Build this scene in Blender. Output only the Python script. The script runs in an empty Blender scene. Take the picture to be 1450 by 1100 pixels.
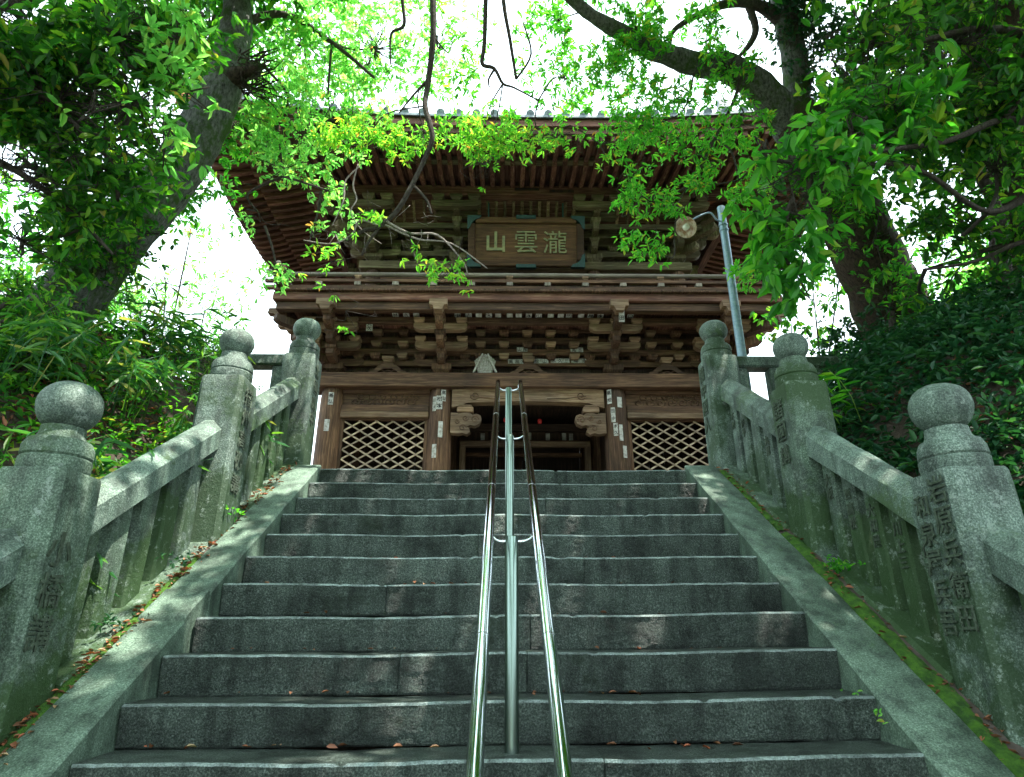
import bpy, math, random
import numpy as np
from mathutils import Vector, Matrix, noise

random.seed(7)
RS = np.random.RandomState(11)
D = bpy.data
S = bpy.context.scene
COL = S.collection

# ------------------------------------------------------------------ camera, sky, sun
EYE = 1.65
FPX = 888.0
PITCH, YAW = math.radians(21.0), math.radians(0.66)
cam_data = D.cameras.new('camera')
cam_data.sensor_width = 36.0
cam_data.lens = 36.0 * FPX / 1450.0
cam_data.clip_start = 0.05
cam_data.clip_end = 3000
cam = D.objects.new('camera', cam_data)
COL.objects.link(cam)
cam.location = (0, 0, EYE)
cam.rotation_euler = (math.radians(90) + PITCH, 0, -YAW)
S.camera = cam
_R = cam.rotation_euler.to_matrix()
CR, CU, CF = _R @ Vector((1, 0, 0)), _R @ Vector((0, 1, 0)), _R @ Vector((0, 0, -1))

def W(px, py, zc):
    """a place in the world seen at photo pixel px, py, zc metres ahead"""
    return Vector((0, 0, EYE)) + zc * (CF + (px - 725) / FPX * CR + (550 - py) / FPX * CU)

SUN_DIR = Vector((0.30, -0.20, 0.93)).normalized()      # towards the sun
world = D.worlds.new('World')
S.world = world
world.use_nodes = True
nt = world.node_tree
nt.nodes.clear()
sky = nt.nodes.new('ShaderNodeTexSky')
sky.sky_type = 'NISHITA'
sky.sun_disc = False
sky.sun_elevation = math.asin(SUN_DIR.z)
sky.sun_rotation = math.atan2(SUN_DIR.x, SUN_DIR.y)
sky.air_density = 1.0
sky.dust_density = 3.0
wtc = nt.nodes.new('ShaderNodeTexCoord')
wno = nt.nodes.new('ShaderNodeTexNoise')
wno.inputs['Scale'].default_value = 2.2
wno.inputs['Detail'].default_value = 5
wrp = nt.nodes.new('ShaderNodeMapRange')
wrp.inputs['From Min'].default_value = 0.2
wrp.inputs['From Max'].default_value = 0.7
wrp.inputs['To Min'].default_value = 0.72
wrp.inputs['To Max'].default_value = 1.0
wmx = nt.nodes.new('ShaderNodeMix')
wmx.data_type = 'RGBA'
wmx.inputs['B'].default_value = (8.3, 9.8, 10.6, 1)          # thin bright cloud
wbg = nt.nodes.new('ShaderNodeBackground')
wbg.inputs['Strength'].default_value = 0.1
wout = nt.nodes.new('ShaderNodeOutputWorld')
L = nt.links.new
L(wtc.outputs['Generated'], wno.inputs['Vector'])
L(wno.outputs['Fac'], wrp.inputs['Value'])
L(wrp.outputs['Result'], wmx.inputs['Factor'])
L(sky.outputs['Color'], wmx.inputs['A'])
L(wmx.outputs['Result'], wbg.inputs['Color'])
L(wbg.outputs['Background'], wout.inputs['Surface'])

sun_data = D.lights.new('sun', 'SUN')
sun_data.energy = 3.4
sun_data.angle = math.radians(0.53)
sun_data.color = (1.0, 0.95, 0.86)
sun = D.objects.new('sun', sun_data)
COL.objects.link(sun)
sun.rotation_euler = SUN_DIR.to_track_quat('Z', 'Y').to_euler()
sun.location = (6, -4, 20)

vs = S.view_settings
vs.view_transform = 'Standard'
vs.look = 'None'
vs.gamma = 1
vs.use_curve_mapping = False
vs.exposure = 2.15
S.render.engine = 'CYCLES'
S.cycles.max_bounces = 7
S.cycles.transmission_bounces = 5
S.cycles.use_denoising = True

# ------------------------------------------------------------------ materials
def hexc(r, g, b):
    return (r, g, b, 1)

def new_mat(name):
    m = D.materials.new(name)
    m.use_nodes = True
    n = m.node_tree
    n.nodes.clear()
    out = n.nodes.new('ShaderNodeOutputMaterial')
    return m, n, out

def node(n, typ, **kw):
    x = n.nodes.new(typ)
    for k, v in kw.items():
        if k in x.inputs.keys():
            x.inputs[k].default_value = v
        else:
            setattr(x, k, v)
    return x

def ramp(n, stops):
    r = n.nodes.new('ShaderNodeValToRGB')
    e = r.color_ramp.elements
    while len(e) > 1:
        e.remove(e[-1])
    e[0].position = stops[0][0]
    e[0].color = stops[0][1]
    for p, c in stops[1:]:
        k = e.new(p)
        k.color = c
    return r

def wood_mat(name, axis, dark, mid, light, rough=0.75):
    m, n, out = new_mat(name)
    l = n.links.new
    tc = n.nodes.new('ShaderNodeNewGeometry')
    oi = n.nodes.new('ShaderNodeObjectInfo')
    mp = n.nodes.new('ShaderNodeMapping')
    sc = [14, 14, 14]
    sc[axis] = 0.9
    mp.inputs['Scale'].default_value = sc
    add = node(n, 'ShaderNodeVectorMath', operation='ADD')
    rv = node(n, 'ShaderNodeVectorMath', operation='SCALE')
    rv.inputs[0].default_value = (31, 17, 23)
    l(oi.outputs['Random'], rv.inputs['Scale'])
    l(tc.outputs['Position'], add.inputs[0])
    l(rv.outputs[0], add.inputs[1])
    l(add.outputs[0], mp.inputs['Vector'])
    n1 = node(n, 'ShaderNodeTexNoise', Scale=2.2, Detail=7.0, Roughness=0.65, Distortion=0.6)
    l(mp.outputs[0], n1.inputs['Vector'])
    n2 = node(n, 'ShaderNodeTexNoise', Scale=1.3, Detail=4.0)
    l(add.outputs[0], n2.inputs['Vector'])
    r1 = ramp(n, [(0.25, dark), (0.5, mid), (0.78, light)])
    l(n1.outputs['Fac'], r1.inputs['Fac'])
    mx = node(n, 'ShaderNodeMix', data_type='RGBA', blend_type='MULTIPLY')
    mx.inputs['Factor'].default_value = 1.0
    r2 = ramp(n, [(0.3, hexc(.55, .55, .58)), (0.7, hexc(1.25, 1.2, 1.1))])
    l(n2.outputs['Fac'], r2.inputs['Fac'])
    l(r1.outputs['Color'], mx.inputs['A'])
    l(r2.outputs['Color'], mx.inputs['B'])
    mr = node(n, 'ShaderNodeMapRange')
    mr.inputs['To Min'].default_value = 0.65
    mr.inputs['To Max'].default_value = 1.3
    l(oi.outputs['Random'], mr.inputs['Value'])
    mm = node(n, 'ShaderNodeVectorMath', operation='SCALE')
    l(mx.outputs['Result'], mm.inputs[0])
    l(mr.outputs['Result'], mm.inputs['Scale'])
    b = node(n, 'ShaderNodeBsdfPrincipled', Roughness=rough)
    b.inputs['Specular IOR Level'].default_value = 0.3
    l(mm.outputs[0], b.inputs['Base Color'])
    bp = node(n, 'ShaderNodeBump', Strength=0.55, Distance=0.012)
    l(n1.outputs['Fac'], bp.inputs['Height'])
    l(bp.outputs[0], b.inputs['Normal'])
    l(b.outputs[0], out.inputs['Surface'])
    return m

WD, WM, WL = hexc(.018, .010, .006), hexc(.082, .043, .023), hexc(.23, .14, .085)
WOOD = [wood_mat('weathered_wood_%s' % a, i, WD, WM, WL) for i, a in enumerate('xyz')]
RD, RM, RL = hexc(.04, .017, .012), hexc(.125, .055, .036), hexc(.32, .20, .14)
RED = [wood_mat('rafter_wood_%s' % a, i, RD, RM, RL) for i, a in enumerate('xyz')]
PALE = [wood_mat('pale_weathered_wood_%s' % a, i, hexc(.055, .034, .020), hexc(.18, .115, .068), hexc(.38, .29, .20)) for i, a in enumerate('xyz')]
GREYW = [wood_mat('grey_weathered_wood_%s' % a, i, hexc(.09, .075, .06), hexc(.24, .21, .17), hexc(.42, .40, .35)) for i, a in enumerate('xyz')]
LATT = wood_mat('lattice_wood', 0, hexc(.14, .10, .07), hexc(.38, .30, .22), hexc(.56, .48, .38))
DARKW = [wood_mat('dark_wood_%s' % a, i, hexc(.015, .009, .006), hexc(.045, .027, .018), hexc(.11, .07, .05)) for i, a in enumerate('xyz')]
OLIVE = [wood_mat('green_stained_wood_%s' % a, i, hexc(.05, .045, .022), hexc(.14, .115, .06), hexc(.33, .30, .19)) for i, a in enumerate('xyz')]

def stone_mat(name, c_dark, c_mid, c_light, moss=0.5, speck=90, bump=0.5, mosscol=(.045, .11, .012, 1), rough=.62, lichen=True, big=6.0, low=0.0, mid=26.0, blot=.42):
    m, n, out = new_mat(name)
    l = n.links.new
    tc = n.nodes.new('ShaderNodeNewGeometry')
    oi = n.nodes.new('ShaderNodeObjectInfo')
    n1 = node(n, 'ShaderNodeTexNoise', Scale=speck, Detail=3.0, Roughness=0.7)
    n2 = node(n, 'ShaderNodeTexNoise', Scale=big, Detail=6.0, Roughness=0.65)
    n3 = node(n, 'ShaderNodeTexNoise', Scale=1.7, Detail=5.0, Roughness=0.6)
    n4 = node(n, 'ShaderNodeTexNoise', Scale=mid, Detail=6.0, Roughness=0.75)
    for q in (n1, n2, n3, n4):
        l(tc.outputs['Position'], q.inputs['Vector'])
    r1 = ramp(n, [(0.3, c_dark), (0.5, c_mid), (0.72, c_light)])
    l(n1.outputs['Fac'], r1.inputs['Fac'])
    r2 = ramp(n, [(0.32, hexc(blot, blot * 1.06, blot * 1.03)), (0.5, hexc(.95, .97, .95)), (0.72, hexc(1.45, 1.48, 1.45))])
    l(n2.outputs['Fac'], r2.inputs['Fac'])
    mx = node(n, 'ShaderNodeMix', data_type='RGBA', blend_type='MULTIPLY')
    mx.inputs['Factor'].default_value = 1.0
    l(r1.outputs['Color'], mx.inputs['A'])
    l(r2.outputs['Color'], mx.inputs['B'])
    mps = n.nodes.new('ShaderNodeMapping')
    mps.inputs['Scale'].default_value = (11, 11, 1.6)
    l(tc.outputs['Position'], mps.inputs['Vector'])
    ns = node(n, 'ShaderNodeTexNoise', Scale=1.0, Detail=5.0, Roughness=.6)
    l(mps.outputs[0], ns.inputs['Vector'])
    rs = ramp(n, [(.36, hexc(.38, .40, .39)), (.52, hexc(1, 1, 1)), (.70, hexc(1.22, 1.24, 1.2))])
    l(ns.outputs['Fac'], rs.inputs['Fac'])
    mxs = node(n, 'ShaderNodeMix', data_type='RGBA', blend_type='MULTIPLY')
    mxs.inputs['Factor'].default_value = .75
    l(mx.outputs['Result'], mxs.inputs['A'])
    l(rs.outputs['Color'], mxs.inputs['B'])
    mx = mxs
    # per stone tone
    mr = node(n, 'ShaderNodeMapRange')
    mr.inputs['To Min'].default_value = 0.8
    mr.inputs['To Max'].default_value = 1.15
    l(oi.outputs['Random'], mr.inputs['Value'])
    sc = node(n, 'ShaderNodeVectorMath', operation='SCALE')
    l(mx.outputs['Result'], sc.inputs[0])
    l(mr.outputs['Result'], sc.inputs['Scale'])
    # moss patches
    addn = node(n, 'ShaderNodeMath', operation='ADD')
    l(n3.outputs['Fac'], addn.inputs[0])
    mul = node(n, 'ShaderNodeMath', operation='MULTIPLY')
    l(n4.outputs['Fac'], mul.inputs[0])
    mul.inputs[1].default_value = 0.5
    l(mul.outputs[0], addn.inputs[1])
    last_sum = addn.outputs[0]
    if low:
        tco = n.nodes.new('ShaderNodeTexCoord')
        sx = n.nodes.new('ShaderNodeSeparateXYZ')
        l(tco.outputs['Object'], sx.inputs[0])
        lr_ = node(n, 'ShaderNodeMapRange')
        lr_.inputs['From Min'].default_value = .50
        lr_.inputs['From Max'].default_value = -.05
        lr_.inputs['To Min'].default_value = 0
        lr_.inputs['To Max'].default_value = low
        l(sx.outputs['Z'], lr_.inputs['Value'])
        ad2 = node(n, 'ShaderNodeMath', operation='ADD')
        l(addn.outputs[0], ad2.inputs[0])
        l(lr_.outputs['Result'], ad2.inputs[1])
        last_sum = ad2.outputs[0]
    mrr = node(n, 'ShaderNodeMapRange')
    lo = 0.99 - moss * 0.42
    mrr.inputs['From Min'].default_value = lo
    mrr.inputs['From Max'].default_value = lo + 0.09
    l(last_sum, mrr.inputs['Value'])
    ms = node(n, 'ShaderNodeMix', data_type='RGBA')
    ms.inputs['B'].default_value = mosscol
    mf = node(n, 'ShaderNodeMath', operation='MULTIPLY')
    mf.inputs[1].default_value = 0.85
    l(mrr.outputs['Result'], mf.inputs[0])
    l(mf.outputs[0], ms.inputs['Factor'])
    l(sc.outputs[0], ms.inputs['A'])
    last = ms.outputs['Result']
    if lichen:
        vo = node(n, 'ShaderNodeTexNoise', Scale=13.0, Detail=9.0, Roughness=0.82)
        l(tc.outputs['Position'], vo.inputs['Vector'])
        lr = node(n, 'ShaderNodeMapRange')
        lr.inputs['From Min'].default_value = 0.56
        lr.inputs['From Max'].default_value = 0.61
        lr.inputs['To Max'].default_value = 0.62
        l(vo.outputs['Fac'], lr.inputs['Value'])
        lm = node(n, 'ShaderNodeMix', data_type='RGBA')
        lm.inputs['B'].default_value = (.30, .37, .32, 1)
        l(lr.outputs['Result'], lm.inputs['Factor'])
        l(last, lm.inputs['A'])
        last = lm.outputs['Result']
    b = node(n, 'ShaderNodeBsdfPrincipled', Roughness=rough)
    b.inputs['Specular IOR Level'].default_value = 0.45
    l(last, b.inputs['Base Color'])
    b1 = node(n, 'ShaderNodeBump', Strength=bump, Distance=0.012)
    l(n4.outputs['Fac'], b1.inputs['Height'])
    b2 = node(n, 'ShaderNodeBump', Strength=bump * .6, Distance=0.004)
    l(n1.outputs['Fac'], b2.inputs['Height'])
    l(b1.outputs[0], b2.inputs['Normal'])
    l(b2.outputs[0], b.inputs['Normal'])
    l(b.outputs[0], out.inputs['Surface'])
    return m

M_STEP = stone_mat('step_stone', hexc(.018, .032, .025), hexc(.082, .113, .094), hexc(.31, .37, .33), moss=.25, speck=120, bump=2.2, mosscol=(.022, .042, .020, 1), rough=.40, lichen=False, big=3.2, mid=30, blot=.30)
M_NOSE = stone_mat('skylit_step_edge', hexc(.06, .085, .08), hexc(.19, .24, .23), hexc(.36, .42, .41), moss=.1, speck=150, bump=.8, rough=.5, lichen=False, big=8, mid=48)  # paler nosing: sky-light highlight along the worn tread edges, put into the colour
M_KERB = stone_mat('kerb_stone', hexc(.035, .065, .045), hexc(.10, .152, .112), hexc(.24, .32, .255), moss=.10, speck=120, bump=.35, rough=.7, lichen=False, big=4)
M_POST = stone_mat('post_stone', hexc(.022, .042, .030), hexc(.10, .145, .118), hexc(.31, .38, .33), moss=.52, speck=110, bump=.8, mosscol=(.018, .048, .012, 1), low=.15, big=4)
M_RAIL = stone_mat('rail_stone', hexc(.026, .048, .035), hexc(.10, .148, .118), hexc(.28, .35, .30), moss=.42, speck=110, bump=.8, mosscol=(.05, .10, .03, 1), big=4)
M_POSTM = stone_mat('mossy_post_stone', hexc(.020, .042, .026), hexc(.078, .122, .086), hexc(.24, .31, .25), moss=.62, speck=110, bump=1.0, mosscol=(.020, .058, .008, 1), low=.20)
M_PAVE = stone_mat('paving_stone', hexc(.16, .18, .16), hexc(.30, .33, .30), hexc(.46, .48, .45), moss=.1, speck=80, bump=.4)

def simple_mat(name, col, rough=.6, metal=0, bump=0, bscale=40, var=0.0, vscale=8, col2=None, spec=.5, emis=None):
    m, n, out = new_mat(name)
    l = n.links.new
    b = node(n, 'ShaderNodeBsdfPrincipled', Roughness=rough, Metallic=metal)
    b.inputs['Base Color'].default_value = col
    b.inputs['Specular IOR Level'].default_value = spec
    tc = n.nodes.new('ShaderNodeNewGeometry')
    if col2:
        q = node(n, 'ShaderNodeTexNoise', Scale=vscale, Detail=6.0, Roughness=.65)
        l(tc.outputs['Position'], q.inputs['Vector'])
        r = ramp(n, [(.38, col), (.62, col2)])
        l(q.outputs['Fac'], r.inputs['Fac'])
        l(r.outputs['Color'], b.inputs['Base Color'])
    if bump:
        q = node(n, 'ShaderNodeTexNoise', Scale=bscale, Detail=6.0, Roughness=.7)
        l(tc.outputs['Position'], q.inputs['Vector'])
        bp = node(n, 'ShaderNodeBump', Strength=bump, Distance=.02)
        l(q.outputs['Fac'], bp.inputs['Height'])
        l(bp.outputs[0], b.inputs['Normal'])
    if emis:
        b.inputs['Emission Color'].default_value = emis[0]
        b.inputs['Emission Strength'].default_value = emis[1]
    l(b.outputs[0], out.inputs['Surface'])
    return m

M_CHROME = simple_mat('polished_steel', hexc(.62, .66, .70), rough=.09, metal=1)
M_STEEL = simple_mat('brushed_steel', hexc(.20, .27, .235), rough=.28, metal=1)
M_GALV = simple_mat('galvanised_steel', hexc(.20, .30, .38), rough=.5, metal=.5, col2=hexc(.30, .40, .46), vscale=30)
M_ENAMEL = simple_mat('chipped_enamel', hexc(.70, .62, .50), rough=.45, col2=hexc(.38, .20, .10), vscale=18)
M_BULB = simple_mat('bulb_glass', hexc(.85, .82, .72), rough=.2)
M_PAPER = simple_mat('label_paper', hexc(.50, .50, .47), rough=.9, col2=hexc(.24, .22, .19), vscale=14)
M_INK = simple_mat('black_ink', hexc(.012, .012, .014), rough=.8)
M_CARVE = simple_mat('engraved_groove', hexc(.075, .105, .07), rough=.95, col2=hexc(.025, .038, .022), vscale=38)
M_GOLD = simple_mat('faded_gold_leaf', hexc(.26, .24, .08), rough=.5, col2=hexc(.13, .15, .055), vscale=14)
M_VERD = simple_mat('verdigris_copper', hexc(.004, .030, .026), rough=.6, col2=hexc(.008, .055, .044), vscale=25)
M_BOARD = wood_mat('sign_board_wood', 0, hexc(.035, .018, .008), hexc(.082, .042, .017), hexc(.16, .088, .035))
M_TILE = simple_mat('roof_tile_clay', hexc(.07, .10, .11), rough=.5, bump=.3, col2=hexc(.16, .20, .20), vscale=12)
M_SOIL = simple_mat('forest_soil', hexc(.030, .022, .014), rough=.95, bump=1.0, bscale=30, col2=hexc(.065, .048, .03), vscale=14)
M_DIRT = simple_mat('gutter_dirt', hexc(.13, .10, .085), rough=.95, bump=1.0, bscale=60, col2=hexc(.06, .045, .03), vscale=11)
M_MOSS = simple_mat('moss', hexc(.020, .072, .006), rough=1, bump=1.0, bscale=130, col2=hexc(.075, .20, .010), vscale=16)
M_RED = simple_mat('red_lantern_paper', hexc(.55, .03, .03), rough=.6)
M_GREY = simple_mat('bleached_wood', hexc(.42, .41, .37), rough=.85, bump=.5, bscale=60, col2=hexc(.22, .20, .17), vscale=30)

def bark_mat(name, c1, c2, moss):
    m, n, out = new_mat(name)
    l = n.links.new
    tc = n.nodes.new('ShaderNodeNewGeometry')
    mp = n.nodes.new('ShaderNodeMapping')
    mp.inputs['Scale'].default_value = (1, 1, .35)
    l(tc.outputs['Position'], mp.inputs['Vector'])
    n1 = node(n, 'ShaderNodeTexNoise', Scale=34.0, Detail=8.0, Roughness=.75)
    l(mp.outputs[0], n1.inputs['Vector'])
    n2 = node(n, 'ShaderNodeTexNoise', Scale=3.4, Detail=6.0, Roughness=.7)
    l(tc.outputs['Position'], n2.inputs['Vector'])
    r = ramp(n, [(.35, c1), (.68, c2)])
    l(n1.outputs['Fac'], r.inputs['Fac'])
    mr = node(n, 'ShaderNodeMapRange')
    mr.inputs['From Min'].default_value = .62 - moss * .3
    mr.inputs['From Max'].default_value = .72 - moss * .25
    l(n2.outputs['Fac'], mr.inputs['Value'])
    mx = node(n, 'ShaderNodeMix', data_type='RGBA')
    mx.inputs['B'].default_value = (.05, .10, .02, 1)
    l(mr.outputs['Result'], mx.inputs['Factor'])
    l(r.outputs['Color'], mx.inputs['A'])
    b = node(n, 'ShaderNodeBsdfPrincipled', Roughness=.9)
    b.inputs['Specular IOR Level'].default_value = .25
    l(mx.outputs['Result'], b.inputs['Base Color'])
    bp = node(n, 'ShaderNodeBump', Strength=1.0, Distance=.05)
    l(n1.outputs['Fac'], bp.inputs['Height'])
    l(bp.outputs[0], b.inputs['Normal'])
    l(b.outputs[0], out.inputs['Surface'])
    return m

M_BARK = bark_mat('mossy_bark', hexc(.03, .033, .027), hexc(.27, .28, .26), .50)
M_BARKB = bark_mat('brown_bark', hexc(.022, .016, .012), hexc(.12, .085, .06), .3)
M_TWIG = bark_mat('twig_bark', hexc(.05, .04, .035), hexc(.14, .12, .10), .1)
M_TWIGP = bark_mat('dead_twig_bark', hexc(.30, .25, .22), hexc(.62, .55, .50), .0)

def leaf_mat(name, cols, trans=.5, rough=.48, spec=.38, tcol=None):
    """cols = stops over a random value per leaf"""
    m, n, out = new_mat(name)
    l = n.links.new
    g = n.nodes.new('ShaderNodeNewGeometry')
    oi = n.nodes.new('ShaderNodeObjectInfo')
    ad = node(n, 'ShaderNodeMath', operation='ADD')
    l(g.outputs['Random Per Island'], ad.inputs[0])
    l(oi.outputs['Random'], ad.inputs[1])
    fr = node(n, 'ShaderNodeMath', operation='FRACT')
    l(ad.outputs[0], fr.inputs[0])
    r = ramp(n, cols)
    l(fr.outputs[0], r.inputs['Fac'])
    b = node(n, 'ShaderNodeBsdfPrincipled', Roughness=rough)
    b.inputs['Specular IOR Level'].default_value = spec
    l(r.outputs['Color'], b.inputs['Base Color'])
    t = n.nodes.new('ShaderNodeBsdfTranslucent')
    hs = node(n, 'ShaderNodeMix', data_type='RGBA', blend_type='MULTIPLY')
    hs.inputs['Factor'].default_value = 1
    hs.inputs['B'].default_value = tcol or (2.0, 2.1, .9, 1)
    l(r.outputs['Color'], hs.inputs['A'])
    l(hs.outputs['Result'], t.inputs['Color'])
    mx = n.nodes.new('ShaderNodeMixShader')
    mx.inputs[0].default_value = trans
    l(b.outputs[0], mx.inputs[1])
    l(t.outputs[0], mx.inputs[2])
    l(mx.outputs[0], out.inputs['Surface'])
    return m

ML_DARK = leaf_mat('dark_leaf', [(0, hexc(.014, .065, .014)), (.35, hexc(.030, .135, .020)), (.65, hexc(.060, .21, .024)), (.85, hexc(.12, .29, .03)), (.97, hexc(.20, .34, .035)), (1, hexc(.30, .24, .05))], trans=.5, tcol=(1.9, 2.3, .9, 1))
ML_MID = leaf_mat('mid_leaf', [(0, hexc(.025, .14, .02)), (.5, hexc(.055, .25, .03)), (.9, hexc(.12, .34, .035)), (1, hexc(.20, .30, .03))], trans=.55, tcol=(1.9, 2.2, .9, 1))
ML_LITE = leaf_mat('young_leaf', [(0, hexc(.12, .40, .07)), (.5, hexc(.20, .52, .11)), (.90, hexc(.30, .56, .11)), (.985, hexc(.42, .46, .08)), (1, hexc(.50, .26, .06))], trans=.65, tcol=(1.7, 1.75, 1.5, 1))
ML_YEL = leaf_mat('yellowing_leaf', [(0, hexc(.08, .34, .03)), (.55, hexc(.17, .46, .05)), (.86, hexc(.32, .52, .06)), (.95, hexc(.50, .48, .06)), (1, hexc(.52, .18, .05))], trans=.6, tcol=(1.7, 1.8, 1.1, 1))
ML_ROS = leaf_mat('rosette_leaf', [(0, hexc(.05, .26, .03)), (.5, hexc(.10, .39, .05)), (.9, hexc(.18, .46, .06)), (.98, hexc(.40, .40, .05)), (1, hexc(.45, .18, .04))], trans=.55, tcol=(1.8, 2.0, .9, 1))
ML_BLUE = leaf_mat('deep_green_leaf', [(0, hexc(.008, .05, .022)), (.6, hexc(.018, .085, .035)), (1, hexc(.04, .13, .04))], trans=.3)
ML_SASA = leaf_mat('bamboo_grass_leaf', [(0, hexc(.02, .10, .04)), (.5, hexc(.05, .18, .05)), (.85, hexc(.12, .26, .04)), (1, hexc(.30, .30, .10))], trans=.4, rough=.3, spec=.6)
ML_DEAD = leaf_mat('fallen_leaf', [(0, hexc(.10, .04, .02)), (.5, hexc(.20, .09, .045)), (.85, hexc(.34, .10, .05)), (1, hexc(.45, .34, .20))], trans=.1, rough=.7)

# ------------------------------------------------------------------ object helpers
WORLD_LOC = {}

def props(o, label=None, cat=None, group=None, kind=None):
    if label:
        o['label'] = label
    if cat:
        o['category'] = cat
    if group:
        o['group'] = group
    if kind:
        o['kind'] = kind
    return o

def thing(name, loc, label, cat, group=None):
    o = D.objects.new(name, None)
    COL.objects.link(o)
    o.location = loc
    o.empty_display_size = .2
    WORLD_LOC[o] = Vector(loc)
    return props(o, label, cat, group)

def attach(o, parent):
    WORLD_LOC[o] = o.location.copy()
    if parent is not None:
        o.parent = parent
        o.matrix_parent_inverse = Matrix.Translation(-WORLD_LOC_SUM(parent))

def WORLD_LOC_SUM(p):
    return WORLD_LOC[p]

def link(name, mesh, parent=None, loc=(0, 0, 0), rot=None, scale=None, kind=None):
    """mesh data at a world place; parts keep world coordinates"""
    o = D.objects.new(name, mesh)
    COL.objects.link(o)
    if parent is None:
        o.location = loc
        WORLD_LOC[o] = Vector(loc)
    else:
        # parents that are meshes here never rotate their children: chain is translation only
        o.parent = parent
        o.location = Vector(loc) - WORLD_LOC[parent]
        WORLD_LOC[o] = Vector(loc)
    if rot is not None:
        o.rotation_euler = rot
    if scale is not None:
        o.scale = scale
    if kind:
        o['kind'] = kind
    return o

def mk(name, verts, faces, mat, smooth=False):
    me = D.meshes.new(name)
    me.from_pydata([tuple(v) for v in verts], [], faces)
    me.materials.append(mat)
    if smooth:
        me.polygons.foreach_set('use_smooth', [True] * len(me.polygons))
    me.update()
    return me

_bc = {}
def box_mesh(sx, sy, sz, mat, bev=.006):
    key = (round(sx, 3), round(sy, 3), round(sz, 3), mat.name, bev)
    if key in _bc:
        return _bc[key]
    b = min(bev, sx * .3, sy * .3, sz * .3)
    V, idx = [], {}
    for x in (-1, 1):
        for y in (-1, 1):
            for z in (-1, 1):
                for a in range(3):
                    c = [x * sx / 2, y * sy / 2, z * sz / 2]
                    for k in range(3):
                        if k != a:
                            c[k] -= (x, y, z)[k] * b
                    idx[(x, y, z, a)] = len(V)
                    V.append(c)
    F = []
    def face(lst):
        c = sum((Vector(V[i]) for i in lst), Vector()) / len(lst)
        nrm = (Vector(V[lst[1]]) - Vector(V[lst[0]])).cross(Vector(V[lst[2]]) - Vector(V[lst[1]]))
        F.append(lst if nrm.dot(c) > 0 else lst[::-1])
    for a in range(3):
        o1, o2 = [k for k in range(3) if k != a]
        for s in (-1, 1):
            q = []
            for u, v in ((-1, -1), (1, -1), (1, 1), (-1, 1)):
                c = [0, 0, 0]
                c[a], c[o1], c[o2] = s, u, v
                q.append(idx[(c[0], c[1], c[2], a)])
            face(q)
        for u in (-1, 1):
            for v in (-1, 1):
                q = []
                for s, ax in ((-1, o1), (-1, o2), (1, o2), (1, o1)):
                    c = [0, 0, 0]
                    c[a], c[o1], c[o2] = s, u, v
                    q.append(idx[(c[0], c[1], c[2], ax)])
                face(q)
    for x in (-1, 1):
        for y in (-1, 1):
            for z in (-1, 1):
                face([idx[(x, y, z, a)] for a in range(3)])
    me = mk('block', V, F, mat)
    _bc[key] = me
    return me

def box(name, x0, x1, y0, y1, z0, z1, mat, parent=None, bev=.006, rot=None):
    me = box_mesh(abs(x1 - x0), abs(y1 - y0), abs(z1 - z0), mat, bev)
    return link(name, me, parent, ((x0 + x1) / 2, (y0 + y1) / 2, (z0 + z1) / 2), rot)

def prism_mesh(outline, depth, mat, axis=1):
    """outline in two axes, extruded +-depth/2 along axis"""
    n = len(outline)
    V = []
    for s in (-1, 1):
        for (u, v) in outline:
            p = [0, 0, 0]
            o = [k for k in range(3) if k != axis]
            p[o[0]], p[o[1]], p[axis] = u, v, s * depth / 2
            V.append(p)
    F = [list(range(n)), list(range(2 * n - 1, n - 1, -1))]
    for i in range(n):
        j = (i + 1) % n
        F.append([i, n + i, n + j, j])
    me = mk('prism', V, F, mat)
    import bmesh
    bm = bmesh.new()
    bm.from_mesh(me)
    bmesh.ops.recalc_face_normals(bm, faces=bm.faces)
    bm.to_mesh(me)
    bm.free()
    return me

def smooth_path(pts, rad, sub=4):
    P, Rr = [], []
    n = len(pts)
    for i in range(n - 1):
        p0, p1, p2, p3 = pts[max(i - 1, 0)], pts[i], pts[i + 1], pts[min(i + 2, n - 1)]
        for k in range(sub):
            t = k / sub
            P.append(.5 * ((2 * p1) + (p2 - p0) * t + (2 * p0 - 5 * p1 + 4 * p2 - p3) * t * t + (3 * p1 - p0 - 3 * p2 + p3) * t ** 3))
            Rr.append(rad[i] * (1 - t) + rad[i + 1] * t)
    P.append(pts[-1])
    Rr.append(rad[-1])
    return P, Rr

def tube(V, F, pts, rad, seg=8, bump=0.0, bscale=3.0, cap=True):
    base = len(V)
    n = len(pts)
    up = Vector((.3, .2, 1)).normalized()
    prev = None
    for i in range(n):
        t = (pts[min(i + 1, n - 1)] - pts[max(i - 1, 0)])
        t = t.normalized() if t.length > 1e-9 else Vector((0, 0, 1))
        if prev is None:
            a = t.cross(up)
            if a.length < .05:
                a = t.cross(Vector((1, 0, 0)))
            a.normalize()
        else:
            a = (prev - t * prev.dot(t)).normalized()
        prev = a
        b = t.cross(a)
        for s in range(seg):
            an = 2 * math.pi * s / seg
            d = a * math.cos(an) + b * math.sin(an)
            r = rad[i]
            if bump:
                q = pts[i] + d * r
                r *= 1 + bump * noise.fractal(q * bscale, .8, 2.0, 3)
            V.append(pts[i] + d * r)
    for i in range(n - 1):
        for s in range(seg):
            s2 = (s + 1) % seg
            F.append([base + i * seg + s, base + i * seg + s2, base + (i + 1) * seg + s2, base + (i + 1) * seg + s])
    if cap:
        F.append([base + s for s in range(seg)][::-1])
        F.append([base + (n - 1) * seg + s for s in range(seg)])

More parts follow.
